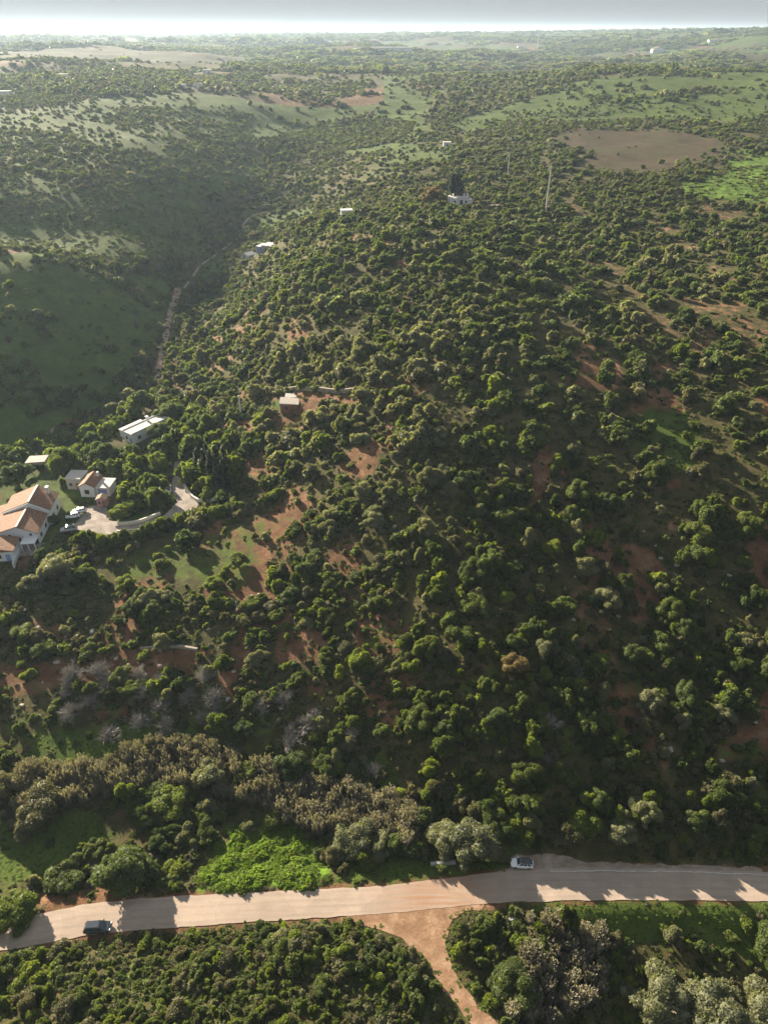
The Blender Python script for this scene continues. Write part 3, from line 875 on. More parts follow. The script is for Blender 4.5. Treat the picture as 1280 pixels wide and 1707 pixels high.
farmhouse()
def hill_house():
    p = ground(767, 341)
    t = thing('hilltop_house', (p.x, p.y, p.z - .2), R(4), 'white hilltop house with raised wings in front of a dark tree', 'house')
    t.scale = (.82, .82, .95)
    MB().box(-5, 5, 0, 6, -1, 2.9).build('wall', M['white_wall'], t)
    MB().box(-6.3, -5.02, -.6, 5, -1, 3.6).build('wing_wall', M['white_wall'], t)
    MB().box(5.02, 6.8, 1, 6, -1, 2.2).build('wing_wall', M['white_wall'], t)
    r = MB().box(-5.1, 5.1, -.1, 6.1, 2.9, 3.1).build('roof', M['flat_roof'], t)
    for x in (-3.6, 2.4, 4.3): MB().box(x-.35, x+.35, 3, 3.7, 3.1, 4.4).box(x-.45, x+.45, 2.9, 3.8, 4.4, 4.55).build('chimney', M['white_wall'], r)
    door(t, .5, -.002, -.1, 1.5, 2.3, 'dark_open')
    for x in (-3.2, 3.2): window(t, x, -.002, .8, 1.1, 1.2)
hill_house()
def simple_house(px, py, rz, w, d, h, label, name='white_farmhouse', roof='gable', wall='white_wall', cat='house', group=None):
    p = ground(px, py)
    t = thing(name, (p.x, p.y, p.z - .3), R(rz), label, cat, group)
    MB().box(-w/2, w/2, 0, d, -1, h).build('wall', M[wall], t)
    if roof == 'gable':
        m = MB(); m.v = []
        k = d / 2
        gable_roof(-w/2, w/2, 0, d, h, h + w * .16, 0, .3).build('roof', M['tiles'], t)
        MB().prism([(-w/2, h), (w/2, h), (0, h + w * .16)], .002, d - .002).build('gable', M[wall], t)
    else:
        MB().box(-w/2-.2, w/2+.2, -.2, d+.2, h, h+.25).build('roof', M['flat_roof' if roof == 'flat' else 'white_wall'], t)
    n = max(1, int(w / 4))
    for k in range(n):
        x = -w/2 + (k + .5) * w / n
        if k == n // 2: door(t, x, -.002, 0, min(1.2, w*.2), h * .7)
        else: window(t, x, -.002, h*.3, min(1.3, w*.2), h*.4)
    return t
simple_house(578, 358, 6, 5, 3, 2.0, 'low white-roofed shed among bushes between the farmhouse and hilltop house', 'white_shed', 'white', cat='shed')
simple_house(745, 243, 0, 5, 4, 2.2, 'small white house up the valley above the hilltop house', roof='flat')
simple_house(105, 130, 10, 9, 7, 3.2, 'lone white house on the hazy hillside at far left', roof='flat')
simple_house(300, 147, -5, 9, 6, 3, 'pale house on the far slope, first of two close together', roof='flat')
simple_house(330, 147, 8, 8, 6, 3, 'pale house on the far slope, second of two close together')
simple_house(868, 80, 0, 20, 12, 5, 'white farm building on the far plain below the mast', roof='white')
simple_house(1188, 70, 0, 22, 12, 5, 'white farm building high on the far plain at right', roof='white')
simple_house(1097, 88, 0, 30, 18, 8, 'pale house near a far green field right of the wooded ridge')
simple_house(545, 72, 0, 130, 30, 6, 'long pale greenhouse on the far plain near the horizon', 'greenhouse', 'white', cat='greenhouse')
simple_house(652, 84, 0, 90, 24, 6, 'shorter pale greenhouse on the far plain behind the dark ridge', 'greenhouse', 'white', cat='greenhouse')
simple_house(345, 122, 0, 9, 7, 3.4, 'tiny white house on the crest of the hazy left ridge', roof='flat')
simple_house(6, 160, 0, 10, 7, 3.4, 'white house half cut off by the left border on the hazy slope', roof='flat')

def low_wall(pts, h, th, label, m='cream_wall', name='garden_wall'):
    w = [ground(a, b) for a, b in pts]
    p = resample(smooth_line([tuple(q[:2]) for q in w], 1.0), 40)
    t = np.gradient(p, axis=0); t /= np.linalg.norm(t, axis=1)[:, None]
    n = np.stack([-t[:, 1], t[:, 0]], -1) * th / 2
    rings = []
    for i in range(len(p)):
        z = Hs(*p[i])
        a = p[i] - n[i]; b = p[i] + n[i]
        rings.append([(a[0], a[1], z-.5), (b[0], b[1], z-.5), (b[0], b[1], z+h), (a[0], a[1], z+h)])
    o = MB().loft(rings).build(name, M[m])
    bm = bmesh.new(); bm.from_mesh(o.data); bmesh.ops.recalc_face_normals(bm, faces=bm.faces[:]); bm.to_mesh(o.data); bm.free()
    return tag(o, label, 'wall')
low_wall([(305,800),(312,818),(325,833),(340,838),(372,836)], 1.0, .5, 'low pale wall curving along the driveway below the cypresses')
low_wall([(197,876),(230,872),(268,858)], .9, .4, 'low pale wall on the inner side of the driveway bend')
low_wall([(196,888),(240,884),(270,876)], .7, .35, 'lower of the two pale walls, on the outer side of the driveway')
low_wall([(235,1083),(290,1079),(330,1084)], .6, .5, 'broken pale stone wall on the terraced red slope', 'stone_wall', 'stone_wall')
low_wall([(446,657),(500,650),(560,655),(596,652)], 1.2, .5, 'rough earth coloured wall behind the brick shed', 'stone_wall', 'stone_wall')
def slab(px, py, rz, w, d, h, label):
    p = ground(px, py)
    o = MB().box(-w/2, w/2, -d/2, d/2, -.6, h).build('culvert_wall', M['grey_wall'], None, .05)
    o.location = (p.x, p.y, p.z); o.rotation_euler = (0, 0, R(rz))
    tag(o, label, 'culvert wall')
slab(738, 1441, 5, 4.2, .5, .7, 'pale concrete culvert wall above the road by the silvery olive')
slab(868, 1533, 8, 4.2, .5, .7, 'grey concrete culvert wall below the road by the thicket')

# ------------------------------------------------------------------ poles and mast
def power_pole(px, py, h, label, arm=True, k=1.0):
    p = ground(px, py)
    t = thing('power_pole', (p.x, p.y, p.z - .3), R(20), label, 'utility pole')
    MB().tube((0, 0, 0), (0, 0, h), .42 * k, .22 * k, 8).build('pole', M['pole_grey'], t)
    if arm:
        MB().box(-1.4, 1.4, -.1, .1, h - .9, h - .7).build('crossarm', M['steel'], t)
        for x in (-1.2, 0, 1.2): MB().tube((x, 0, h-.7), (x, 0, h-.3), .1, .06, 6).build('insulator', M['dark_open'], t)
power_pole(909, 356, 19, 'tall pale power pole on the ridge right of the hilltop house')
power_pole(846, 292, 11, 'short thin power pole far behind the hilltop house', True, .6)
power_pole(402, 693, 7, 'pale pole among bushes left of the brick shed', False)
def mast():
    my = 2400.0; mx = float(ray(898, 57)[0] / ray(898, 57)[1]) * my
    p = Vector((mx, my, Hs(mx, my)))
    t = thing('radio_mast', (p.x, p.y, p.z - 1), 0, 'thin dark radio mast standing on the horizon', 'mast')
    m = MB()
    h = (127.0 - p.z) / 1.15; w = h * .04
    for k in range(3):
        a = 2 * math.pi * k / 3
        m.tube((w * math.cos(a), w * math.sin(a), 0), (w * .3 * math.cos(a), w * .3 * math.sin(a), h), w * .22, w * .15, 6)
    m.build('lattice', M['steel'], t)
    b = MB()
    for z in (.25, .5, .75): b.box(-w, w, -w, w, h * z, h * (z + .012))
    b.build('platform', M['steel'], t)
    MB().tube((0, 0, h), (0, 0, h * 1.15), w * .15, w * .06, 6).build('antenna', M['steel'], t)
mast()

# ------------------------------------------------------------------ cars
def car(px, py, heading, kind, paint_m, roof_m, label, z=None):
    """heading: direction of the bonnet in degrees from +X"""
    p = ground(px, py)
    t = thing('parked_car' if kind != 'moving' else 'car', (p.x, p.y, (p.z if z is None else z)), R(heading), label, 'car')
    t.scale = (.93, .93, .93)
    tall = kind in ('suv', 'moving')
    L, W, ht = (4.4, 1.84, 1.66) if tall else (4.0, 1.74, 1.46)
    x0, x1 = -L/2, L/2
    def sect(x, zb, zt, hw, tuck=.86):
        return [(x, -hw*.93, zb), (x, -hw, zb+.18), (x, -hw, zt-.16), (x, -hw*tuck, zt), (x, hw*tuck, zt), (x, hw, zt-.16), (x, hw, zb+.18), (x, hw*.93, zb)]
    belt = .98 if tall else .90
    hood = belt - .04
    st = [(x0, .45, .78, .74), (x0+.10, .32, belt-.06, .84), (x0+.45, .24, belt, .90), (x0+1.2, .22, belt, .92), (0, .22, belt, .92), (x1-1.5, .22, belt, .92),
          (x1-1.0, .22, hood-.02, .91), (x1-.45, .24, hood-.12, .88), (x1-.12, .32, hood-.24, .80), (x1, .45, .66, .68)]
    body = MB().loft([sect(x, zb, zt, hw * W / 1.84) for x, zb, zt, hw in st]).build('body', paint_m, t, smooth=False)
    bm = bmesh.new(); bm.from_mesh(body.data); bmesh.ops.recalc_face_normals(bm, faces=bm.faces[:]); bm.to_mesh(body.data); bm.free()
    # greenhouse
    rx0 = x0 + (.45 if tall else .62); rx1 = x1 - 1.75
    bx0 = x0 + .14; bx1 = x1 - 1.02
    hb = .80 * W / 1.84; hr = .62 * W / 1.84
    b0, b1, c0, c1 = (bx0, bx1, rx0, rx1)
    cab = MB()
    lo = [(b0, -hb, belt-.02), (b1, -hb, belt-.02), (b1, hb, belt-.02), (b0, hb, belt-.02)]
    hi = [(c0, -hr, ht-.05), (c1, -hr, ht-.05), (c1, hr, ht-.05), (c0, hr, ht-.05)]
    cab.loft([lo, hi])
    cb = cab.build('cabin', paint_m, t)
    rf = MB().loft([[(c0-.04, -hr-.02, ht-.06), (c1+.06, -hr-.02, ht-.06), (c1+.06, hr+.02, ht-.06), (c0-.04, hr+.02, ht-.06)],
                    [(c0+.12, -hr+.1, ht), (c1-.15, -hr+.1, ht), (c1-.15, hr-.1, ht), (c0+.12, hr-.1, ht)]]).build('roof', roof_m, t)
    def lerp(a, b, k): return tuple(a[i] * (1 - k) + b[i] * k for i in range(3))
    def glass(name, A, B, C, D, off, m=.1):
        # panel between lower edge A-B and upper edge D-C, inset and pushed out
        q = [lerp(lerp(A, B, m), lerp(D, C, m), .12), lerp(lerp(B, A, m), lerp(C, D, m), .12), lerp(lerp(B, A, m), lerp(C, D, m), .9), lerp(lerp(A, B, m), lerp(D, C, m), .9)]
        g = MB(); q1 = [tuple(v[i] + off[i] for i in range(3)) for v in q]
        g.loft([q, q1]); return g.build(name, M['glass'], t)
    glass('windscreen', lo[1], lo[2], hi[2], hi[1], (.02, 0, .02), .06)
    glass('rear_window', lo[3], lo[0], hi[0], hi[3], (-.02, 0, .02), .08)
    for s, (a, b, c, d) in ((-1, (lo[0], lo[1], hi[1], hi[0])), (1, (lo[3], lo[2], hi[2], hi[3]))):
        for k0, k1 in ((.06, .34), (.37, .64), (.67, .95)):
            glass('side_window', lerp(a, b, k0), lerp(a, b, k1), lerp(d, c, k1), lerp(d, c, k0), (0, s * .02, .012), .03)
    for x in (x0 + .78, x1 - .82):
        for s in (-1, 1):
            y = s * (W/2 - .10)
            w = MB().tube((x, y - .11, .33), (x, y + .11, .33), .33, .33, 18).build('wheel', M['tyre'], t)
            MB().tube((x, y + s*.112, .33), (x, y + s*.125, .33), .21, .19, 12).build('rim', M['rim'], w)
    for s in (-1, 1):
        MB().box(x1-.22, x1-.02, s*.56-.16, s*.56+.16, .60, .74).build('headlight', M['lamp_clear'], t, .03)
        MB().box(x0-.0, x0+.12, s*.62-.13, s*.62+.13, .72, .92).build('tail_light', M['lamp_red'], t, .03)
        MB().box(bx1-.42, bx1-.22, min(s*(hb+.02), s*(hb+.26)), max(s*(hb+.02), s*(hb+.26)), belt, belt+.14).build('wing_mirror', paint_m, t, .03)
    MB().box(x1-.10, x1+.03, -.7, .7, .36, .50).build('bumper', M['black_trim'], t, .04)
    MB().box(x0-.04, x0+.08, -.72, .72, .38, .52).build('bumper', M['black_trim'], t, .04)
    MB().box(x1+.03, x1+.045, -.26, .26, .40, .50).build('number_plate', M['plate'], t)
    return t
car(165, 1549, 4, 'moving', M['paint_dark'], M['paint_dark'], 'dark slate estate car driving along the pale road', .075)
car(869, 1442, 176, 'small', M['paint_white'], M['paint_black'], 'white hatchback with black roof parked in the roadside layby', .06)
car(124, 864, 196, 'small', M['paint_white'], M['paint_white'], 'white car in the villa yard, nearer of the adjacent white pair', 9.42)
car(134, 856, 196, 'small', M['paint_white'], M['paint_white'], 'white car in the villa yard, farther of the adjacent white pair', 9.42)
car(117, 886, 196, 'suv', M['paint_silver'], M['paint_black'], 'silver car half hidden by shrubs at the near edge of the yard', 9.42)
car(281, 818, 110, 'suv', M['paint_white'], M['paint_black'], 'white car with dark roof parked under trees beside the driveway', 9.42)

# ------------------------------------------------------------------ plant shapes
def raw_mesh(name, V, F4, mats, midx=None, smooth=False):
    V = np.asarray(V, np.float32); 
    me = bpy.data.meshes.new(name)
    me.vertices.add(len(V)); me.vertices.foreach_set('co', V.ravel())
    nl = sum(len(f) for f in F4)
    me.loops.add(nl); me.polygons.add(sum(len(f) // 1 for f in F4) if False else sum(f.shape[0] for f in F4))
    vi = np.concatenate([f.ravel() for f in F4]).astype(np.int32)
    tot = np.concatenate([np.full(f.shape[0], f.shape[1], np.int32) for f in F4])
    me.loops.add(len(vi) - nl)
    me.loops.foreach_set('vertex_index', vi)
    me.polygons.foreach_set('loop_start', np.concatenate([[0], np.cumsum(tot)[:-1]]).astype(np.int32))
    me.polygons.foreach_set('loop_total', tot)
    for m in mats: me.materials.append(m)
    if midx is not None: me.polygons.foreach_set('material_index', midx.astype(np.int32))
    if smooth: me.polygons.foreach_set('use_smooth', np.ones(len(tot), bool))
    me.update(calc_edges=True); me.validate()
    return me
def _ico(sub):
    bm = bmesh.new(); bmesh.ops.create_icosphere(bm, subdivisions=sub, radius=1)
    v = np.array([tuple(q.co) for q in bm.verts]); f = np.array([[w.index for w in q.verts] for q in bm.faces]); bm.free()
    return v, f
ICO = {1: _ico(1), 2: _ico(2)}
def unit(v): return v / (np.linalg.norm(v, axis=-1, keepdims=True) + 1e-9)

def leaves(lobes, n, size, g, upb=.35, jit=.75, flat=1.0, aspect=.62):
    """n leaf sprays on the outside of a set of lobes [(centre, radii)]"""
    C = np.array([c for c, r in lobes]); RR = np.array([r for c, r in lobes])
    w = (RR[:, 0] * RR[:, 2]); w = w / w.sum()
    k = g.choice(len(lobes), n * 2, p=w)
    d = g.normal(size=(n * 2, 3)); d[:, 2] += upb; d = unit(d)
    p = C[k] + d * RR[k] * (.80 + .30 * g.random((n * 2, 1)))
    # drop what lies deep inside another lobe
    q = (p[:, None, :] - C[None]) / RR[None]
    inside = (np.linalg.norm(q, axis=2) < .78).sum(1) > 0
    p, d = p[~inside][:n], d[~inside][:n]
    nn = unit(d / RR[k][~inside][:n] * RR.mean() + g.normal(size=p.shape) * jit)
    t = unit(np.cross(nn, g.normal(size=p.shape))); b = np.cross(nn, t)
    s = size * (.55 + .9 * g.random((len(p), 1)))
    t = t * s; b = b * s * aspect
    bend = nn * s * .25
    V = np.stack([p - t - bend, p - b * .9 + bend * .3, p + t - bend, p + b * .9 + bend * .3], 1).reshape(-1, 3)
    F = np.arange(len(V)).reshape(-1, 4)
    return V, F
def cores(lobes, k, sub, g):
    v, f = ICO[sub]; Vs = []; Fs = []; o = 0
    for c, r in lobes:
        Vs.append(np.array(c) + v * np.array(r) * k * (1 + .18 * g.normal(size=(len(v), 1)))); Fs.append(f + o); o += len(v)
    return np.concatenate(Vs), np.concatenate(Fs)
def dome_lobes(g, n, spread=.62, rl=(.28, .46), h=.55, base=.26):
    """uneven heap of lobes: some bunched together, a few straying outside, tops at different heights"""
    L = [((g.normal() * .08, g.normal() * .08, h * .7), (.55, .55, .46))]
    a = g.random() * 6.283; lean = g.normal(size=2) * .12
    for i in range(n):
        a += 2.4 + g.normal() * .9
        stray = g.random() < .25
        q = spread * (math.sqrt(g.random()) if not stray else 1.15 + .25 * g.random())
        r = (rl[0] + (rl[1] - rl[0]) * g.random()) * (.62 if stray else 1.0)
        z = (base + h * max(0, 1 - (q / (spread + .3)) ** 2) * (.35 + 1.0 * g.random())) * (.75 if stray else 1.0)
        L.append(((q * math.cos(a) + lean[0], q * math.sin(a) + lean[1], z), (r * g.uniform(.85, 1.2), r * g.uniform(.85, 1.2), r * (.65 + .4 * g.random()))))
    return L
def plant_mesh(name, lobes, n, size, mkey, g, sub=1, core=.80, **kw):
    V, F = leaves(lobes, n, size, g, **kw)
    cv, cf = cores(lobes, core, sub, g)
    return raw_mesh(name, np.concatenate([V, cv]), [F, cf + len(V)], [M[mkey]])
def reed_mesh(name, n, g, lod=1.0):
    V = []; F = []
    for i in range(n):
        a = g.random() * 6.283; q = math.sqrt(g.random()) * .95
        x, y = q * math.cos(a), q * math.sin(a); h = 1.5 + 1.3 * g.random()
        dx, dy = g.normal(size=2) * .16
        for k in range(2):
            t = g.random() * 6.283; cx, cy = math.cos(t) * .022, math.sin(t) * .022
            b = len(V)
            V += [(x - cx, y - cy, 0), (x + cx, y + cy, 0), (x + dx + cx * .5, y + dy + cy * .5, h), (x + dx - cx * .5, y + dy - cy * .5, h)]
            F.append((b, b + 1, b + 2, b + 3))
        for k in range(int(9 * lod)):
            z = h * (.35 + .72 * g.random()); f = z / h
            t = g.random() * 6.283; l = .28 + .3 * g.random(); w = .075 / math.sqrt(lod)
            px, py = x + dx * f, y + dy * f
            ex, ey, ez = px + math.cos(t) * l * .55, py + math.sin(t) * l * .55, z + l * (.9 if z > h * .7 else .35)
            sx, sy = -math.sin(t) * w, math.cos(t) * w
            b = len(V)
            V += [(px, py, z), ((px + ex) / 2 + sx, (py + ey) / 2 + sy, (z + ez) / 2 + .05), (ex, ey, ez), ((px + ex) / 2 - sx, (py + ey) / 2 - sy, (z + ez) / 2 + .05)]
            F.append((b, b + 1, b + 2, b + 3))
    return raw_mesh(name, np.array(V), [np.array(F)], [M['leaf_reed']])
def twig_mesh(name, g, n=26):
    m = MB()
    for i in range(n):
        a = g.random() * 6.283; e = .5 + .9 * g.random()
        p = np.array([g.normal() * .12, g.normal() * .12, 0]); d = np.array([math.cos(a) * math.cos(e), math.sin(a) * math.cos(e), math.sin(e)])
        q = p + d * (.5 + .3 * g.random()); m.tube(p, q, .035, .022, 3)
        for k in range(4):
            dd = unit(d + g.normal(size=3) * .55); dd[2] = abs(dd[2]); w = q + dd * (.3 + .4 * g.random()); s = p + (q - p) * (.5 + .5 * g.random())
            m.tube(s, w, .02, .012, 3)
            for j in range(3):
                m.tube(w - (w - s) * .4 * g.random(), w + unit(dd + g.normal(size=3) * .8) * .28, .012, .006, 3)
    me = bpy.data.meshes.new(name); me.from_pydata(m.v, [], m.f); me.materials.append(M['leaf_dead']); return me
def trunk_mesh(name, g, h=1.0, limbs=5, spread=.5):
    m = MB()
    bend = g.normal(size=2) * .05
    m.tube((0, 0, -.12), (bend[0], bend[1], h * .55), .085, .06, 7)
    for i in range(limbs):
        a = 2 * math.pi * (i + g.random() * .6) / limbs; z = h * (.35 + .2 * g.random())
        q = (bend[0] + math.cos(a) * spread * .55, bend[1] + math.sin(a) * spread * .55, h * (.75 + .2 * g.random()))
        m.tube((bend[0] * z / h, bend[1] * z / h, z), q, .045, .025, 6)
        for k in range(2):
            b = a + g.normal() * .6
            m.tube(q, (q[0] + math.cos(b) * spread * .35, q[1] + math.sin(b) * spread * .35, q[2] + .22), .024, .01, 5)
    me = bpy.data.meshes.new(name); me.from_pydata(m.v, [], m.f); me.materials.append(M['bark']); return me

SPECIES = {  # material, near variants, lobes, leaf count, leaf size, extra
 'green':  ('leaf_green', 4, 9, 2100, .085), 'carob': ('leaf_carob', 4, 11, 2300, .082), 'olive': ('leaf_olive', 3, 10, 2200, .080),
 'yellow': ('leaf_yellow', 3, 8, 1900, .088), 'scrub': ('leaf_scrub', 3, 8, 1500, .08), 'rust': ('leaf_rust', 1, 9, 1900, .08), 'dark': ('leaf_cypress', 1, 10, 2000, .08),
}
NEAR, MIDL, FARL, BIG = {}, {}, {}, {}
for si, (sp, (mk, nv, nl, cnt, sz)) in enumerate(SPECIES.items()):
    NEAR[sp] = []; MIDL[sp] = []; FARL[sp] = []
    for v in range(nv):
        g = np.random.default_rng(100 * si + v)
        lb = dome_lobes(g, nl + int(g.integers(-2, 3)), spread=.58 + .12 * g.random(), h=.5 + .25 * g.random())
        cr = .70 if sp in ('scrub', 'olive', 'rust') else .78
        NEAR[sp].append(plant_mesh(sp + '_plant', lb, cnt, sz, mk, g, 2, cr, jit=.8))
        MIDL[sp].append(plant_mesh(sp + '_plant', lb, 420, sz * 2.1, mk, g, 1, cr, jit=.7))
    BIG[sp] = []
    for v in range(2):
        g = np.random.default_rng(500 + 100 * si + v)
        lb = dome_lobes(g, nl + 12, spread=.66, rl=(.20, .36), h=.6)
        BIG[sp].append(plant_mesh(sp + '_plant', lb, 5200, sz * .52, mk, g, 2, .80, jit=.8))
    for v in range(2):
        g = np.random.default_rng(900 + 100 * si + v)
        lb = dome_lobes(g, 6, spread=.6, rl=(.34, .5))
        FARL[sp].append(plant_mesh(sp + '_plant', lb, 110, sz * 3.9, mk, g, 1, .8, jit=.6))
g = np.random.default_rng(5)
REED = [reed_mesh('reed_plant', 70, g) for _ in range(3)]
TWIG = [twig_mesh('bare_shrub', g) for _ in range(2)]
TRUNK = [trunk_mesh('trunk', g) for _ in range(3)]
def cypress_mesh(g):
    lb = [((g.normal() * .06, g.normal() * .06, z), (.34 * (1 - (z / 4.6) ** 2) ** .5 + .04, .34 * (1 - (z / 4.6) ** 2) ** .5 + .04, .5)) for z in np.linspace(.45, 4.3, 9)]
    return plant_mesh('cypress_crown', lb, 1600, .085, 'leaf_cypress', g, 1, .8, upb=.2)
CYP = [cypress_mesh(np.random.default_rng(40 + i)) for i in range(2)]
def mound_mesh(g, mk, n, sz):
    lb = [((g.normal() * .35, g.normal() * .35, .12), (.45, .45, .3)) for _ in range(4)]
    return plant_mesh('mound', lb, n, sz, mk, g, 1, .7, upb=1.0)
LUSH = [mound_mesh(np.random.default_rng(60 + i), 'leaf_lush', 130, .17) for i in range(3)]
LOWS = [mound_mesh(np.random.default_rng(70 + i), 'leaf_scrub', 110, .18) for i in range(2)] + [mound_mesh(np.random.default_rng(80 + i), 'leaf_green', 110, .18) for i in range(3)]
GRASS = [mound_mesh(np.random.default_rng(90 + i), 'leaf_yellow', 70, .16) for i in range(2)]

# ------------------------------------------------------------------ trees and bushes that stand out
PLACED = []        # (x, y, r) kept free of scattered plants
def plant_tree(px, py, sp, r, h, label, cat='tree', group=None, rz=None, kind='tree', pos=None, v=None):
    p = ground(px, py) if pos is None else Vector(pos)
    g = random.Random(int(px * 7 + py * 13))
    rz = g.random() * 6.28 if rz is None else rz
    PLACED.append((p.x, p.y, r * .8))
    if kind == 'bush':
        o = link(bpy.data.objects.new('bush', g.choice((BIG if r > 2.5 else NEAR)[sp]))); o.location = (p.x, p.y, p.z - .15); o.rotation_euler = (0, 0, rz); o.scale = (r, r, h / 1.15)
        return tag(o, label, cat, group)
    t = thing('tree' if cat == 'tree' else cat.replace(' ', '_'), (p.x, p.y, p.z - .1), rz, label, cat, group)
    if kind == 'cypress':
        c = link(bpy.data.objects.new('crown', g.choice(CYP))); c.parent = t; c.scale = (r / .4, r / .4, h / 4.8); c.location = (0, 0, .35)
        k = link(bpy.data.objects.new('trunk', TRUNK[0])); k.parent = t; k.scale = (2, 2, 1.2)
    else:
        lift = h * .22
        c = link(bpy.data.objects.new('crown', g.choice((BIG if r > 2.5 else NEAR)[sp]))); c.parent = t; c.scale = (r, r, (h - lift) / 1.15); c.location = (0, 0, lift * .8)
        k = link(bpy.data.objects.new('trunk', g.choice(TRUNK))); k.parent = t; k.scale = (r, r, h * .72)
    return t
T = plant_tree
T(210,1478,'carob',4.8,6.0,'large dense round tree at the roadside above the dark car')
T(112,1474,'green',3.9,3.0,'low spreading bush left of the large round roadside tree','bush',kind='bush')
T(34,1528,'yellow',4.0,3.6,'broad bush at the left end of the road, casting shade on it','bush',kind='bush')
T(290,1450,'yellow',2.2,1.8,'small bush between the large roadside tree and the bright green patch','bush',kind='bush')
T(778,1420,'olive',5.2,6.0,'silvery olive tree beside the pale culvert wall and road','olive tree')
T(735,1405,'olive',3.6,4.6,'smaller silvery olive tree left of the one by the culvert','olive tree')
T(590,1415,'olive',4.2,4.8,'grey green olive tree over the right end of the bright green patch','olive tree')
T(348,1305,'olive',3.6,5.4,'tall pale round tree among the reeds above the bright green patch')
T(485,1295,'carob',3.7,5.0,'round dark tree standing behind the middle of the reed belt')
T(412,1295,'green',2.6,4.0,'green tree between two rounder trees behind the reeds')
T(294,1345,'yellow',4.2,4.2,'yellow green spreading tree in front of the reeds')
T(218,1335,'yellow',2.2,4.2,'narrow yellow green tree left of the spreading one by the reeds')
T(362,1212,'yellow',2.4,3.6,'single rounded light green tree above the reed belt')
T(412,1222,'carob',2.6,3.0,'dark bush right of the single light green rounded tree','bush',kind='bush')
T(594,1212,'yellow',2.0,3.0,'light green tree on the lower edge of the middle slope')
T(600,1112,'yellow',2.5,4.0,'upright light green tree below the bare dirt patches')
T(634,1230,'carob',1.8,2.8,'small round tree right of the light green one low on the slope')
T(397,945,'green',2.6,3.8,'round clipped looking tree in the grassy clearing')
T(354,980,'yellow',2.6,2.6,'yellow green bush below the round tree in the clearing','bush',kind='bush')
T(374,960,'yellow',1.7,2.0,'small bush between the round tree and yellow green bush in the clearing','bush',kind='bush')
T(272,945,'yellow',2.2,2.2,'lone low bush in the middle of the grassy clearing','bush',kind='bush')
T(215,978,'yellow',2.8,2.8,'bright bush pair member on the left edge of the clearing','bush',kind='bush')
T(70,1370,'scrub',5.2,6.5,'large brownish half bare tree at the left end of the reeds')
T(5,1335,'scrub',4.4,5.5,'brownish tree cut off by the left border beside the reeds')
T(944,1552,'green',1.7,6.4,'slim upright tree at the lower edge of the road')
T(1098,1690,'olive',5.0,6.6,'silver green tree leftmost of the big trio below the road bend')
T(1180,1712,'olive',5.6,7.4,'silver green tree in the middle of the big trio below the road bend')
T(1262,1722,'olive',5.2,6.6,'silver green tree rightmost of the big trio below the road bend')
T(1116,1566,'olive',1.7,2.8,'small pale tree on the shaded grass below the road')
T(1276,1590,'carob',3.6,5.0,'dark tree on the right border below the road')
T(850,1640,'green',4.0,4.0,'rounded dark tree beside the dirt track junction')
T(32,812,'carob',5.4,8.0,'large grey green tree behind the villa')
T(106,792,'yellow',5.2,8.6,'tall yellow green tree behind the garden hut')
T(172,782,'carob',5.6,9.0,'tall dark tree below the long white house')
T(268,735,'carob',4.2,6.0,'dark tree against the end of the long white house')
T(292,700,'carob',4.2,6.5,'round tree right behind the long white house')
T(240,684,'carob',4.4,7.0,'large round tree left behind the long white house')
T(188,694,'olive',4.0,5.4,'pale tree on the valley rim left of the long white house')
T(216,670,'olive',3.4,5.0,'pale tree on the valley rim behind the long white house')
T(268,790,'yellow',3.4,7.0,'sunlit yellow green tree left of the driveway end')
T(264,838,'yellow',3.2,4.6,'bright tree hiding the parked car by the driveway')
T(205,866,'yellow',3.0,3.8,'bright green garden tree right of the pink kiosk')
T(228,850,'yellow',2.6,3.6,'lighter garden tree next to the bright one by the kiosk')
T(91,846,'yellow',1.8,3.2,'green tree between the villa and the cottage')
T(92,872,'green',1.6,3.0,'green tree between the villa and the parked cars')
T(94,964,'olive',4.6,6.6,'wide grey green tree in front of the villa yard')
T(62,985,'olive',3.4,5.0,'grey green tree left of the wide one below the villa')
T(140,968,'green',2.8,4.0,'lush green tree right of the wide grey one below the villa')
T(345,835,'yellow',2.4,3.4,'light green bush inside the low wall under the cypresses','bush',kind='bush')
hh = [o for o in COL.objects if o.name == 'hilltop_house'][0].location
T(763,333,'dark',4.6,13.5,'tall very dark tree directly behind the hilltop house',pos=(hh.x - 1.5, hh.y + 8.5, Hs(hh.x - 1.5, hh.y + 8.5)))
T(724,334,'rust',6.2,8.6,'rusty brown tree left of the hilltop house',pos=(hh.x - 13.5, hh.y + 5, Hs(hh.x - 13.5, hh.y + 5)))
T(1172,878,'carob',2.4,5.6,'tall rounded tree alone on the right hand slope')
T(1178,936,'yellow',2.0,3.0,'yellow green round bush on the reddish right slope','bush',kind='bush')
T(856,1118,'rust',3.3,4.4,'pinkish brown tree in the middle of the slope')
T(886,1262,'yellow',2.0,4.6,'pale yellow tree on the lower slope above the layby')
T(950,1395,'scrub',2.4,3.0,'brownish bush at the slope foot above the layby','bush',kind='bush')
T(975,1385,'yellow',3.4,4.0,'bright bush at the slope foot above the layby','bush',kind='bush')
T(1035,1395,'olive',3.0,4.0,'pale round tree at the slope foot beside the road bend')
T(915,925,'yellow',2.6,4.2,'light tree clump left of the reddish gully')
T(1010,850,'carob',3.0,4.4,'dark rounded tree below the small grass opening')
for k, (a, b) in enumerate([(333,792),(345,800),(356,806),(368,812),(380,816),(350,786),(364,794),(378,800)]):
    T(a, b, 'green', 1.25, 8.5 + (k * 37 % 5) * .5, 'tall dark cypress in the row behind the low driveway wall', 'cypress', 'cypresses beside the driveway', kind='cypress')
hp = smooth_line(gpoly([(126,908),(200,908),(262,890),(310,872),(398,852)]), 1.0)
hp = resample(hp, 26)
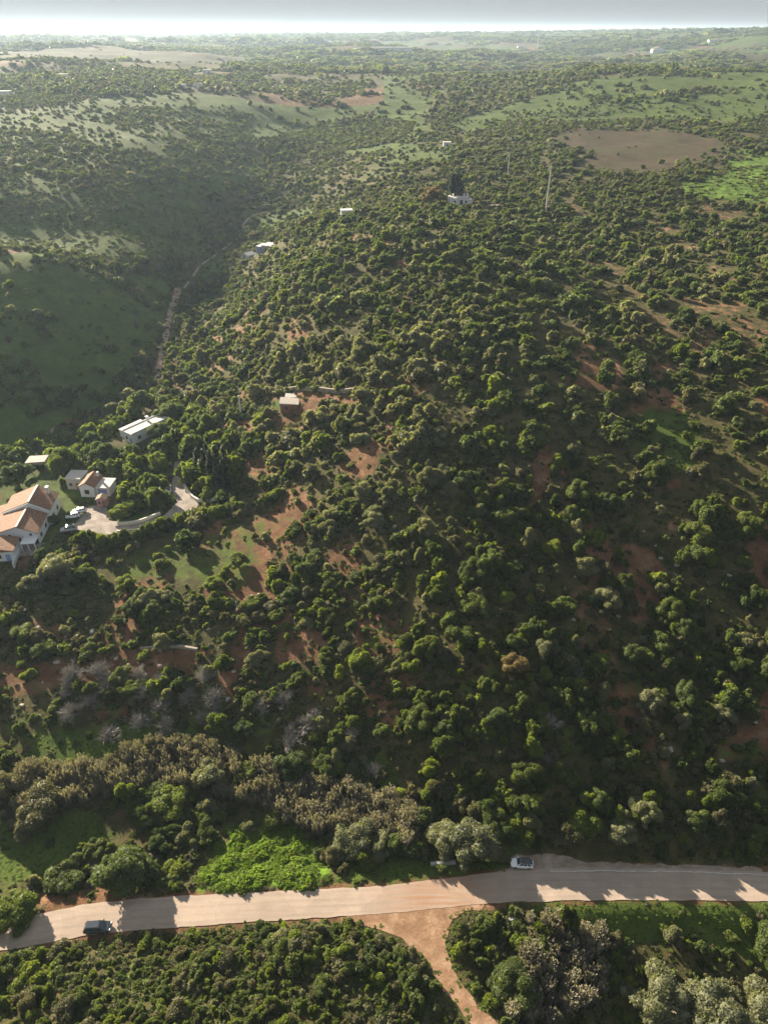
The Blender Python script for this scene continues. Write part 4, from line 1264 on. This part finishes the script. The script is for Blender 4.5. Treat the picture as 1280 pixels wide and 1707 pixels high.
for k, q in enumerate(hp):
    T(k * 31 + 5, k * 17, ('green', 'carob', 'yellow')[k * 5 % 3], 1.7 + (k * 7 % 5) * .2, 2.4 + (k * 3 % 5) * .3, 'evergreen bush in the hedge row along the driveway', 'hedge bush', 'bushes of the driveway hedge', kind='bush', pos=(q[0], q[1], Hs(*q)))

# ------------------------------------------------------------------ scattered vegetation
def band(y0, y1, s):
    yy = np.arange(y0, y1, s)
    X = []; Y = []
    for y in yy:
        w = .62 * (y * CP + 115 * SP) + 25
        xs = np.arange(-w, w, s)
        X.append(xs + rng.uniform(-.48, .48, len(xs)) * s); Y.append(y + rng.uniform(-.48, .48, len(xs)) * s)
    return np.concatenate(X), np.concatenate(Y)
BANDS = [(37,62,1.25),(62,100,1.7),(100,160,2.1),(160,330,2.25),(330,650,2.6),(650,1200,5.0),(1200,2600,10.5),(2600,6500,30)]
X = []; Y = []; S = []
for a, b, s in BANDS:
    u, v = band(a, b, s); X.append(u); Y.append(v); S.append(np.full(len(u), s))
X = np.concatenate(X); Y = np.concatenate(Y); S = np.concatenate(S)
Zg = H(X, Y)
PX, PY, DEP = project(X, Y, Zg)
keep = (PX > -170) & (PX < 1450) & (PY < 1860)
X, Y, S, Zg, PX, PY, DEP = (q[keep] for q in (X, Y, S, Zg, PX, PY, DEP))
n = len(X)
inz = {}
def inside(nm):
    if nm not in inz: inz[nm] = in_poly(X, Y, ZONES[nm])
    return inz[nm]
c1 = fbm(X / 9, Y / 9, 201, 4); c2 = fbm(X / 45, Y / 60, 211, 4); c3 = fbm(X / 160, Y / 220, 221, 4)
dens = np.interp(Y, [40, 80, 140, 200, 330, 700, 1200, 3000], [.75, .62, .66, .80, .70, .50, .45, .42])
dens = dens * (.35 + 1.3 * sstep(.36, .56, c1))
farm = sstep(380, 520, Y)
WOOD = sstep(0, .04, fbm(X / 420, Y / 200, 231, 4) - np.where(X < 60, .45, .50))
g2 = fbm(X / 90, Y / 130, 61, 4)
dens = dens * (1 - farm * .85 * sstep(.42, .55, g2))
dens = dens * np.where(Y > 1200, WOOD * 2.6 + .05, 1)
# bushes of the right slope thin out over its reddish ground
right = sstep(20, 60, X) * sstep(72, 85, Y) * (1 - sstep(330, 420, Y))
dens = dens * (1 - right * .75 * sstep(.50, .62, fbm(X / 14, Y / 20, 51, 4)))
dz = dict(left_slope=.06, left_slope_b=.16, clearing=.05, field_brown=.006, field_green=.012, field_up=.10, field_up_b=.03, houses=.10,
          grass_a=.10, grass_b=.08, grass_c=.16, grass_d=.05, grass_e=0, grass_f=.07, grass_g=.08, grass_track=.03, grass_top=.22, lush=.0, reeds=.10)
for nm, v in dz.items():
    m = inside(nm); dens[m] = v * (.4 + 1.4 * sstep(.4, .6, c1[m]))
fb = sdist(X, Y, ZONES['field_brown']); m = (fb < 22) & (fb > -9) & (dens < .3); dens[m] = np.where(c1[m] > .5, .42, .06)
m = inside('field_up'); dens[m] = np.where(sstep(.5, .56, fbm(X[m] / 60, Y[m] / 22, 241, 3)) > .6, .26, .015)
m = inside('left_slope_b'); dens[m] = .03 + .6 * sstep(.54, .62, fbm(X[m] / 40, Y[m] / 25, 251, 3))
m = inside('left_slope'); dens[m] = .035 + .5 * sstep(.60, .68, fbm(X[m] / 22, Y[m] / 16, 261, 3))
for k in 'abcdefghijkl':
    m = inside('soil_' + k); dens[m] = .10
m = inside('rows'); 
rowp = np.sin((X[m] + 10 * np.sin(Y[m] / 40)) / 9.5 * 2 * np.pi)
dens[m] = dens[m] * np.where(rowp > -.15, 1.3, .12)
m = (Y < 170) & (PX > 520) & (PX < 900) & (PY > 850) & (PY < 1330); dens[m] = np.maximum(dens[m], .52)
m = inside('thicket'); dens[m] = .80
m = inside('wet_right'); dens[m] = .72
m = inside('left_hill'); dens[m] = .14 + .65 * sstep(.47, .58, fbm(X[m] / 30, Y[m] / 20, 281, 4))
m = (Y > 1200) & (WOOD > .5); dens[m] = np.maximum(dens[m], .8)
for k in 'abcdef':
    m = inside('wood_' + k); dens[m] = .55 if k in 'de' else .95
for hl in ([(765,312),(800,290),(848,264)],[(838,224),(920,212),(1000,202),(1130,214),(1260,236)],[(985,292),(1080,298),(1160,300)],[(1110,330),(1300,352)],[(730,212),(780,188),(860,168),(960,134)],[(880,128),(1280,121)],[(1000,172),(1120,160),(1190,150)]):
    hw = [tuple(ground(a, b)[:2]) for a, b in hl]
    m = poly_dist(X, Y, hw, False) < np.interp(Y, [400, 1000], [4.5, 9]); dens[m] = .9
m = inside('grove'); dens[m] = np.maximum(dens[m], .62)
# free the built things
for poly, mg in ((ROAD_POLY, 1.1), (LAYBY_POLY, 1.2), (DIRT_POLY, .9), (YARD_POLY, 1.0), (HOUSE_PAD, -2.5), (LONG_PAD, -1.5)):
    dens[sdist(X, Y, poly) < mg] = 0
for tr, mg in ((TRAIL, 2.0), (TRAIL4, 1.3), (TRAIL2, 2.0), (TRAIL3, 3.0)):
    dens[poly_dist(X, Y, [tuple(q) for q in tr[::4]], False) < mg] = 0
for o in list(COL.objects):
    if o.get('category') in ('house', 'shed', 'hut', 'shelter', 'kiosk', 'greenhouse', 'mast'):
        dd = 9.0 if o['category'] == 'house' else 5.5
        if o.location.y > 800: dd = 30
        dens[(np.hypot(X - o.location.x, Y - o.location.y - (2 if o.location.y < 600 else 8)) < dd)] = 0
# keep the view onto the nearer houses open
for nm, a, b, w in (('long', 219, 742, 9), ('shed', 483, 700, 5), ('farm', 440, 426, 11), ('hill', 767, 347, 10)):
    p = ground(a, b); dens[(np.abs(X - p.x) < w) & (Y < p.y + 2) & (Y > p.y - 7)] = 0
for x, y, r in PLACED: dens[np.hypot(X - x, Y - y) < r * .9] = 0
keep = rng.random(n) < dens
X, Y, S, Zg, PX, PY, DEP, c1, c2, c3, WOOD = (q[keep] for q in (X, Y, S, Zg, PX, PY, DEP, c1, c2, c3, WOOD)); inz = {}
n = len(X)
# sizes
u = rng.random(n)
r = S * np.interp(u, [0, .5, .85, 1], [.42, .62, .85, 1.25])
r = np.where(Y < 160, r * np.interp(fbm(X / 6, Y / 6, 271, 3), [.3, .5, .7], [.55, .9, 1.5]) * np.where(rng.random(n) < .10, 1.6, 1), r)
r = np.where((Y > 150) & (Y < 330) & (u > .5), r * 1.25, r)
r = r * np.interp(Y, [140, 190, 300, 360, 650, 1200, 2600, 3000], [1, .82, .78, .76, .62, .56, .5, .34])
r = np.where((Y > 1200) & (WOOD > .5), r * 1.75, r)
r = np.where(inside('wood_a') | inside('wood_b'), r * 1.5, r)
r = np.where(inside('thicket'), np.clip(r * np.interp(fbm(X / 5, Y / 5, 291, 3), [.3, .5, .7], [.7, 1.0, 1.7]), .45, 2.1), r)
hgt = r * rng.uniform(.85, 1.25, n) * np.where((X > 5) & (Y > 70) & (Y < 150), 1.3, 1); hgt = np.where(Y > 1200, r * .5, hgt)
# species
v = rng.random(n); sp = np.full(n, 'green', dtype=object)
low = Y < 160
sp[low & (v < .17)] = 'yellow'; sp[low & (v > .22) & (v < .40)] = 'scrub'; sp[low & (v > .40) & (v < .50)] = 'olive'; sp[low & (v > .5) & (v < .66)] = 'carob'
midm = (Y >= 160) & (Y < 330)
sp[midm & (v < .42)] = 'carob'; sp[midm & (v > .42) & (v < .60)] = 'olive'; sp[midm & (v > .60) & (v < .68)] = 'yellow'; sp[midm & (v > .68) & (v < .78)] = 'scrub'
pale = (PX > 420) & (PX < 760) & (PY > 540) & (PY < 900) & (v < .55)
sp[pale] = 'olive'
hi = Y >= 330
sp[hi & (v < .30)] = 'carob'; sp[hi & (v > .30) & (v < .55)] = 'scrub'; sp[hi & (v > .55) & (v < .64)] = 'olive'; sp[hi & (v > .64) & (v < .72)] = 'yellow'
th = inside('thicket'); sp[th] = np.where(v[th] < .22, 'yellow', np.where(v[th] < .46, 'scrub', np.where(v[th] < .54, 'olive', 'green')))
gv = inside('grove'); sp[gv] = np.where(v[gv] < .5, 'carob', np.where(v[gv] < .7, 'yellow', 'green')); r[gv] = np.maximum(r[gv], 1.6 + 1.6 * u[gv]); hgt[gv] = r[gv] * 1.4
lim = np.where(low, np.where((sp == 'yellow') | (sp == 'scrub'), 1.9, 2.9), 9e9)
for poly in (ROAD_POLY, LAYBY_POLY, DIRT_POLY): lim = np.where(Y < 110, np.minimum(lim, np.maximum(.45, .72 * sdist(X, Y, poly) + .1)), lim)
hgt = hgt * np.minimum(1, lim / r); r = np.minimum(r, lim)
rot = rng.uniform(0, 6.283, n); sx = rng.uniform(.72, 1.3, n); sy = rng.uniform(.72, 1.3, n)
sx = np.where(Y > 420, sx * 1.25, sx)
# can the camera see it over the land in front?
top = Zg + hgt
vis = (PX > -10) & (PX < 1290) & (PY > 0) & (PY < 1740)
for f in np.linspace(.25, .985, 34):
    vis &= H(X * f, Y * f) < CAM_Z + (top - CAM_Z) * f + .3
app = r / DEP
# kinds: low shrubs, rounded bushes, trees, olive trees
kind = np.full(n, 'bush', dtype=object)
kind[(sp == 'scrub') | th] = 'shrub'
kind[((sp == 'carob') & (r > 1.45)) | (gv & (sp != 'scrub'))] = 'tree'
kind[(sp == 'olive') & ~th & (r > .9)] = 'olive tree'
PLACES = [('thicket', 'in the thicket below the road'), ('wet_right', 'on the damp ground right of the dirt track'), ('grove', 'in the grove around the houses'),
          ('rows', 'in the loose rows of the right slope'), ('clearing', 'on the grassy clearing'), ('reeds', 'in the reed belt by the stream'), ('left_slope', 'on the shaded grass slope at left'), ('houses', 'in the garden by the villa')]
place = np.full(n, 'on the far hillsides', dtype=object)
place[Y < 400] = 'on the upper middle hillside'
place[(Y < 170) & (X > 8)] = 'on the steep reddish slope above the road'
place[(Y < 170) & (X <= 8)] = 'on the terraced slope below the clearing'
place[(Y < 92) & (X <= 0)] = 'on the stream bank above the road'
place[(Y < 62)] = 'on the lower side of the road'
for z, t in PLACES[::-1]: place[inside(z)] = t
LOOK = {'green': 'dark green', 'carob': 'dense dark', 'olive': 'silvery grey green', 'yellow': 'yellow green', 'scrub': 'brownish grey', 'rust': 'rusty', 'dark': 'very dark'}
SHAPE = {'bush': 'rounded evergreen bush', 'shrub': 'low scrubby shrub', 'tree': 'round crowned tree', 'olive tree': 'olive tree'}
single = np.zeros(n, bool)
LIMIT = {'bush': 285, 'shrub': 298, 'tree': 240, 'olive tree': 280}
for kd, lim in LIMIT.items():
    c = np.where(vis & (kind == kd))[0]
    single[c[np.argsort(-app[c])[:lim]]] = True
for i in np.where(single)[0]:
    kd, s = kind[i], sp[i]
    label = f'{LOOK[s]} {SHAPE[kd]} {place[i]}'
    group = f'{LOOK[s]} {kd}s {place[i]}'
    near = DEP[i] < 175
    me = (BIG if near and r[i] > 2.3 else NEAR if near else MIDL)[s]; me = me[int(rot[i] * 100) % len(me)]
    if kd in ('bush', 'shrub'):
        o = link(bpy.data.objects.new(kd, me)); o.location = (X[i], Y[i], Zg[i] - .12); o.rotation_euler = (0, 0, rot[i]); o.scale = (r[i] * sx[i], r[i] * sy[i], hgt[i] / 1.05)
        tag(o, label, kd, group)
    else:
        t = thing(kd.replace(' ', '_'), (X[i], Y[i], Zg[i] - .1), rot[i], label, kd, group)
        c = link(bpy.data.objects.new('crown', me)); c.parent = t; c.scale = (r[i] * sx[i], r[i] * sy[i], hgt[i]); c.location = (0, 0, hgt[i] * .12)
        k = link(bpy.data.objects.new('trunk', TRUNK[i % 3])); k.parent = t; k.scale = (r[i], r[i], hgt[i] * .7)

# reeds along the stream, individually
rp = [tuple(q) for q in ZONES['reeds']]
xs = [q[0] for q in rp]; yy = [q[1] for q in rp]
pts = []
for _ in range(9000):
    a, b = rng.uniform(min(xs), max(xs)), rng.uniform(min(yy), max(yy))
    if len(pts) >= 235: break
    if not in_poly(np.array([a]), np.array([b]), rp)[0]: continue
    if any((a - p[0]) ** 2 + (b - p[1]) ** 2 < 1.25 ** 2 for p in pts): continue
    if any((a - x) ** 2 + (b - y) ** 2 < (q * .9) ** 2 for x, y, q in PLACED): continue
    if sdist(np.array([a]), np.array([b]), ROAD_POLY)[0] < 1.5: continue
    pts.append((a, b))
w = gpoly([(880,1530),(1010,1560),(1000,1660),(930,1707),(840,1700),(870,1600)])
xs = [q[0] for q in w]; yy = [q[1] for q in w]; c = 0
for _ in range(2000):
    a, b = rng.uniform(min(xs), max(xs)), rng.uniform(min(yy), max(yy))
    if c >= 50: break
    if not in_poly(np.array([a]), np.array([b]), w)[0] or any((a - p[0]) ** 2 + (b - p[1]) ** 2 < 1.3 ** 2 for p in pts): continue
    pts.append((a, b)); c += 1
for k, (a, b) in enumerate(pts):
    o = link(bpy.data.objects.new('reed_clump', REED[k % 3])); s = rng.uniform(.75, 1.25)
    o.location = (a, b, Hs(a, b) - .1); o.rotation_euler = (0, 0, rng.uniform(0, 6.28)); o.scale = (s, s, s * rng.uniform(.85, 1.2))
    if b > 62: tag(o, 'feathery dry reed clump in the belt along the stream', 'reed clump', 'reeds along the stream')
    else: tag(o, 'feathery dry reed clump in the damp hollow below the road', 'reed clump', 'reeds in the hollow below the road')
# bare grey shrubs on the terraces
for k in range(41):
    a, b = (rng.uniform(90, 360), rng.uniform(1120, 1240)) if k < 28 else (rng.uniform(400, 640), rng.uniform(1170, 1300)) if k < 38 else (rng.uniform(880, 1200), rng.uniform(1000, 1300))
    p = ground(a, b); s = rng.uniform(1.3, 2.4)
    o = link(bpy.data.objects.new('bare_shrub', TWIG[k % 2])); o.location = p - Vector((0, 0, .1)); o.rotation_euler = (0, 0, rng.uniform(0, 6.28)); o.scale = (s, s, s)
    if k < 28: tag(o, 'leafless pale grey shrub on the terraced slope at left', 'bare shrub', 'leafless shrubs on the terraces')
    elif k < 38: tag(o, 'leafless pale grey shrub on the bank above the reeds', 'bare shrub', 'leafless shrubs on the stream bank')
    else: tag(o, 'leafless pale grey shrub on the reddish right slope', 'bare shrub', 'leafless shrubs on the right slope')

# weathered stones lying on the bare ground
def stone_mesh(k):
    g = np.random.default_rng(700 + k); v, f = ICO[2]
    w = v * (1 + .22 * g.normal(size=(len(v), 1)) * .6) * (1, .8, .55)
    w = w + .12 * np.sin(v * 3 + g.random(3) * 6)
    return raw_mesh('stone', w, [f], [M['stone_pale']])
M['stone_pale'] = plain('pale weathered stone', (.36, .32, .27), .95, var=.3, sc=2)
STONE = [stone_mesh(k) for k in range(3)]
for k in range(84):
    if k < 44: a, b = rng.uniform(0, 440), rng.uniform(985, 1190)
    else: a, b = rng.uniform(860, 1270), rng.uniform(860, 1330)
    p = ground(a, b); w = rng.uniform(.25, .7)
    o = link(bpy.data.objects.new('stone', STONE[k % 3])); o.location = p; o.rotation_euler = (0, 0, rng.uniform(0, 6.28)); o.scale = (w, w, w)
    if k < 44: tag(o, 'pale weathered stone lying on the terraced slope at left', 'stone', 'stones on the left terraces')
    else: tag(o, 'pale weathered stone lying on the reddish right slope', 'stone', 'stones on the right slope')

# ------------------------------------------------------------------ vegetation nobody could count
def stuff(name, meshes, idx, pos, scl, rotz, label, cat):
    src = bpy.data.collections.new(name + ' plants')        # only a library for the node group below
    for k, me in enumerate(meshes): src.objects.link(bpy.data.objects.new('%s_%03d' % (name, k), me))
    me = bpy.data.meshes.new(name); nn = len(pos)
    me.vertices.add(nn); me.vertices.foreach_set('co', np.asarray(pos, np.float32).ravel())
    for an, ty, dat, key in (('scl', 'FLOAT_VECTOR', scl, 'vector'), ('rot', 'FLOAT_VECTOR', np.stack([np.zeros(nn), np.zeros(nn), rotz], -1), 'vector'), ('idx', 'INT', idx, 'value')):
        at = me.attributes.new(an, ty, 'POINT'); at.data.foreach_set(key, np.asarray(dat, np.int32 if ty == 'INT' else np.float32).ravel())
    o = link(bpy.data.objects.new(name, me)); o['kind'] = 'stuff'; o['label'] = label; o['category'] = cat
    gt = bpy.data.node_groups.new(name, 'GeometryNodeTree')
    gt.interface.new_socket('Geometry', in_out='INPUT', socket_type='NodeSocketGeometry'); gt.interface.new_socket('Geometry', in_out='OUTPUT', socket_type='NodeSocketGeometry')
    gn, gl = gt.nodes, gt.links
    gi = gn.new('NodeGroupInput'); go = gn.new('NodeGroupOutput')
    ci = gn.new('GeometryNodeCollectionInfo'); ci.inputs['Collection'].default_value = src; ci.inputs['Separate Children'].default_value = True; ci.inputs['Reset Children'].default_value = True
    ip = gn.new('GeometryNodeInstanceOnPoints'); ip.inputs['Pick Instance'].default_value = True
    gl.new(gi.outputs[0], ip.inputs['Points']); gl.new(ci.outputs[0], ip.inputs['Instance'])
    for an, ty, sock in (('scl', 'FLOAT_VECTOR', 'Scale'), ('rot', 'FLOAT_VECTOR', 'Rotation'), ('idx', 'INT', 'Instance Index')):
        na = gn.new('GeometryNodeInputNamedAttribute'); na.data_type = ty; na.inputs['Name'].default_value = an
        gl.new(na.outputs['Attribute'], ip.inputs[sock])
    gl.new(ip.outputs[0], go.inputs[0])
    md = o.modifiers.new('plants', 'NODES'); md.node_group = gt
    return o
rest = ~single
def lib(which):
    out = []; first = {}
    for s in SPECIES: first[s] = (len(out), len(which[s])); out += which[s]
    return out, first
mo, mf = lib(MIDL); fo, ff = lib(FARL)
for nm, sel, (ms, first), lab in (('hillside_scrub', rest & (Y < 480), (mo, mf), 'dense evergreen scrub covering the near hillsides between the larger bushes'),
                                   ('distant_scrub', rest & (Y >= 480), (fo, ff), 'dark scrub and small woods dotting the far hills and plain')):
    ii = np.where(sel)[0]
    idx = np.array([first[sp[i]][0] + int(rot[i] * 1000) % first[sp[i]][1] for i in ii])
    zs = np.stack([r[ii] * sx[ii], r[ii] * sy[ii], hgt[ii]], -1)
    stuff(nm, ms, idx, np.stack([X[ii], Y[ii], Zg[ii] - .12 * r[ii]], -1), zs, rot[ii], lab, 'scrub')
# low undergrowth between the bushes
ub = [band(37, 215, 1.15), band(215, 420, 2.0)]
u1 = np.concatenate([q[0] for q in ub]); v1 = np.concatenate([q[1] for q in ub])
d1 = np.where(fbm(u1 / 5, v1 / 5, 301, 3) > .44, .62, .2)
for poly, mg in ((ROAD_POLY, .35), (LAYBY_POLY, .5), (DIRT_POLY, .4), (YARD_POLY, .6), (HOUSE_PAD, .5), (LONG_PAD, .5)): d1[sdist(u1, v1, poly) < mg] = 0
for nm in ('clearing', 'left_slope', 'lush', 'grass_d', 'grass_b', 'grass_a', 'grass_f'): d1[in_poly(u1, v1, ZONES[nm])] *= .12
m = in_poly(u1, v1, ZONES['thicket']); d1[m] = .95
for k in 'abcdefghijkl': d1[in_poly(u1, v1, ZONES['soil_' + k])] *= .35
right = sstep(20, 60, u1) * sstep(72, 85, v1)
d1 = d1 * (1 - right * .8 * sstep(.50, .62, fbm(u1 / 14, v1 / 20, 51, 4)))
k1 = rng.random(len(u1)) < d1; u1, v1 = u1[k1], v1[k1]; z1 = H(u1, v1)
a, b, c = project(u1, v1, z1); k1 = (a > -120) & (a < 1400) & (b < 1830); u1, v1, z1 = u1[k1], v1[k1], z1[k1]
s1 = rng.uniform(.35, .85, len(u1)) * np.interp(v1, [40, 215, 420], [.9, 1.4, 2.2]) * np.where(in_poly(u1, v1, ZONES['thicket']), 1.5, 1)
stuff('undergrowth', LOWS, rng.integers(0, len(LOWS), len(u1)), np.stack([u1, v1, z1 - .05], -1), np.stack([s1, s1, s1 * rng.uniform(.7, 1.3, len(s1))], -1), rng.uniform(0, 6.28, len(s1)), 'low undergrowth between the bushes of the near slopes', 'undergrowth')
# lush bright patch and grass tufts
lp = ZONES['lush']; xs = [q[0] for q in lp]; yy = [q[1] for q in lp]
q = rng.uniform(size=(5200, 2)) * [max(xs) - min(xs), max(yy) - min(yy)] + [min(xs), min(yy)]
q = q[(sdist(q[:, 0], q[:, 1], lp) + (fbm(q[:, 0] / 2, q[:, 1] / 2, 311, 3) - .5) * 9 < .6) & (sdist(q[:, 0], q[:, 1], ROAD_POLY) > .5)]
s1 = rng.uniform(.3, .75, len(q)) * np.interp(fbm(q[:, 0] / 1.6, q[:, 1] / 1.6, 321, 3), [.3, .5, .7], [.35, .8, 1.7])
stuff('lush_groundcover', LUSH + GRASS, rng.choice([0, 1, 2, 3, 4], len(q), p=[.26, .26, .26, .11, .11]), np.stack([q[:, 0], q[:, 1], H(q[:, 0], q[:, 1]) - .03], -1), np.stack([s1, s1, s1 * rng.uniform(.6, 1.5, len(s1))], -1), rng.uniform(0, 6.28, len(s1)), 'bright green leafy groundcover on the bank above the road', 'groundcover')
u1, v1 = band(40, 100, .62)
g1 = np.zeros(len(u1))
for nm, v in (('grass_a', .5), ('grass_b', .4), ('grass_d', .5), ('grass_f', .6), ('grass_g', .4), ('clearing', .2)): g1[in_poly(u1, v1, ZONES[nm])] = v
sr = sdist(u1, v1, ROAD_POLY); g1 = np.maximum(g1, np.where((sr > .4) & (sr < 2.2), .35 * (fbm(u1 / 3, v1 / 3, 331, 3) > .45), 0))
for poly in (ROAD_POLY, LAYBY_POLY): g1[sdist(u1, v1, poly) < .35] = 0
sr = sdist(u1, v1, DIRT_POLY); g1 = np.where((sr > -.7) & (sr < 1.4) & (sdist(u1, v1, ROAD_POLY) > .3), .45, np.where(sr <= -.7, 0, g1))
k1 = rng.random(len(u1)) < g1; u1, v1 = u1[k1], v1[k1]
s1 = rng.uniform(.18, .45, len(u1))
stuff('grass', GRASS + LUSH[:1], rng.integers(0, 3, len(u1)), np.stack([u1, v1, H(u1, v1) - .02], -1), np.stack([s1, s1, s1 * .8], -1), rng.uniform(0, 6.28, len(s1)), 'short grass tufts on the open ground and road verges', 'grass')

# ------------------------------------------------------------------ haze
hm = bpy.data.materials.new('haze'); hm.use_nodes = True; hn = hm.node_tree; hn.nodes.clear()
pv = hn.nodes.new('ShaderNodeVolumePrincipled'); pv.inputs['Color'].default_value = (.62, .80, 1.0, 1); pv.inputs['Density'].default_value = .00009; pv.inputs['Anisotropy'].default_value = .35
ho = hn.nodes.new('ShaderNodeOutputMaterial'); hn.links.new(pv.outputs[0], ho.inputs['Volume'])
ztop = float(GZ.max()) + 24; zbot = float(GZ.min()) - 1.5
hz = MB().box(-11500, 11500, -140, 13800, zbot, ztop).build('haze', hm)
hz['kind'] = 'stuff'; hz['label'] = 'thin pale haze lying over the valley and far hills'; hz['category'] = 'haze'
print('plants', n, 'singles', int(single.sum()), 'undergrowth', len(s1))
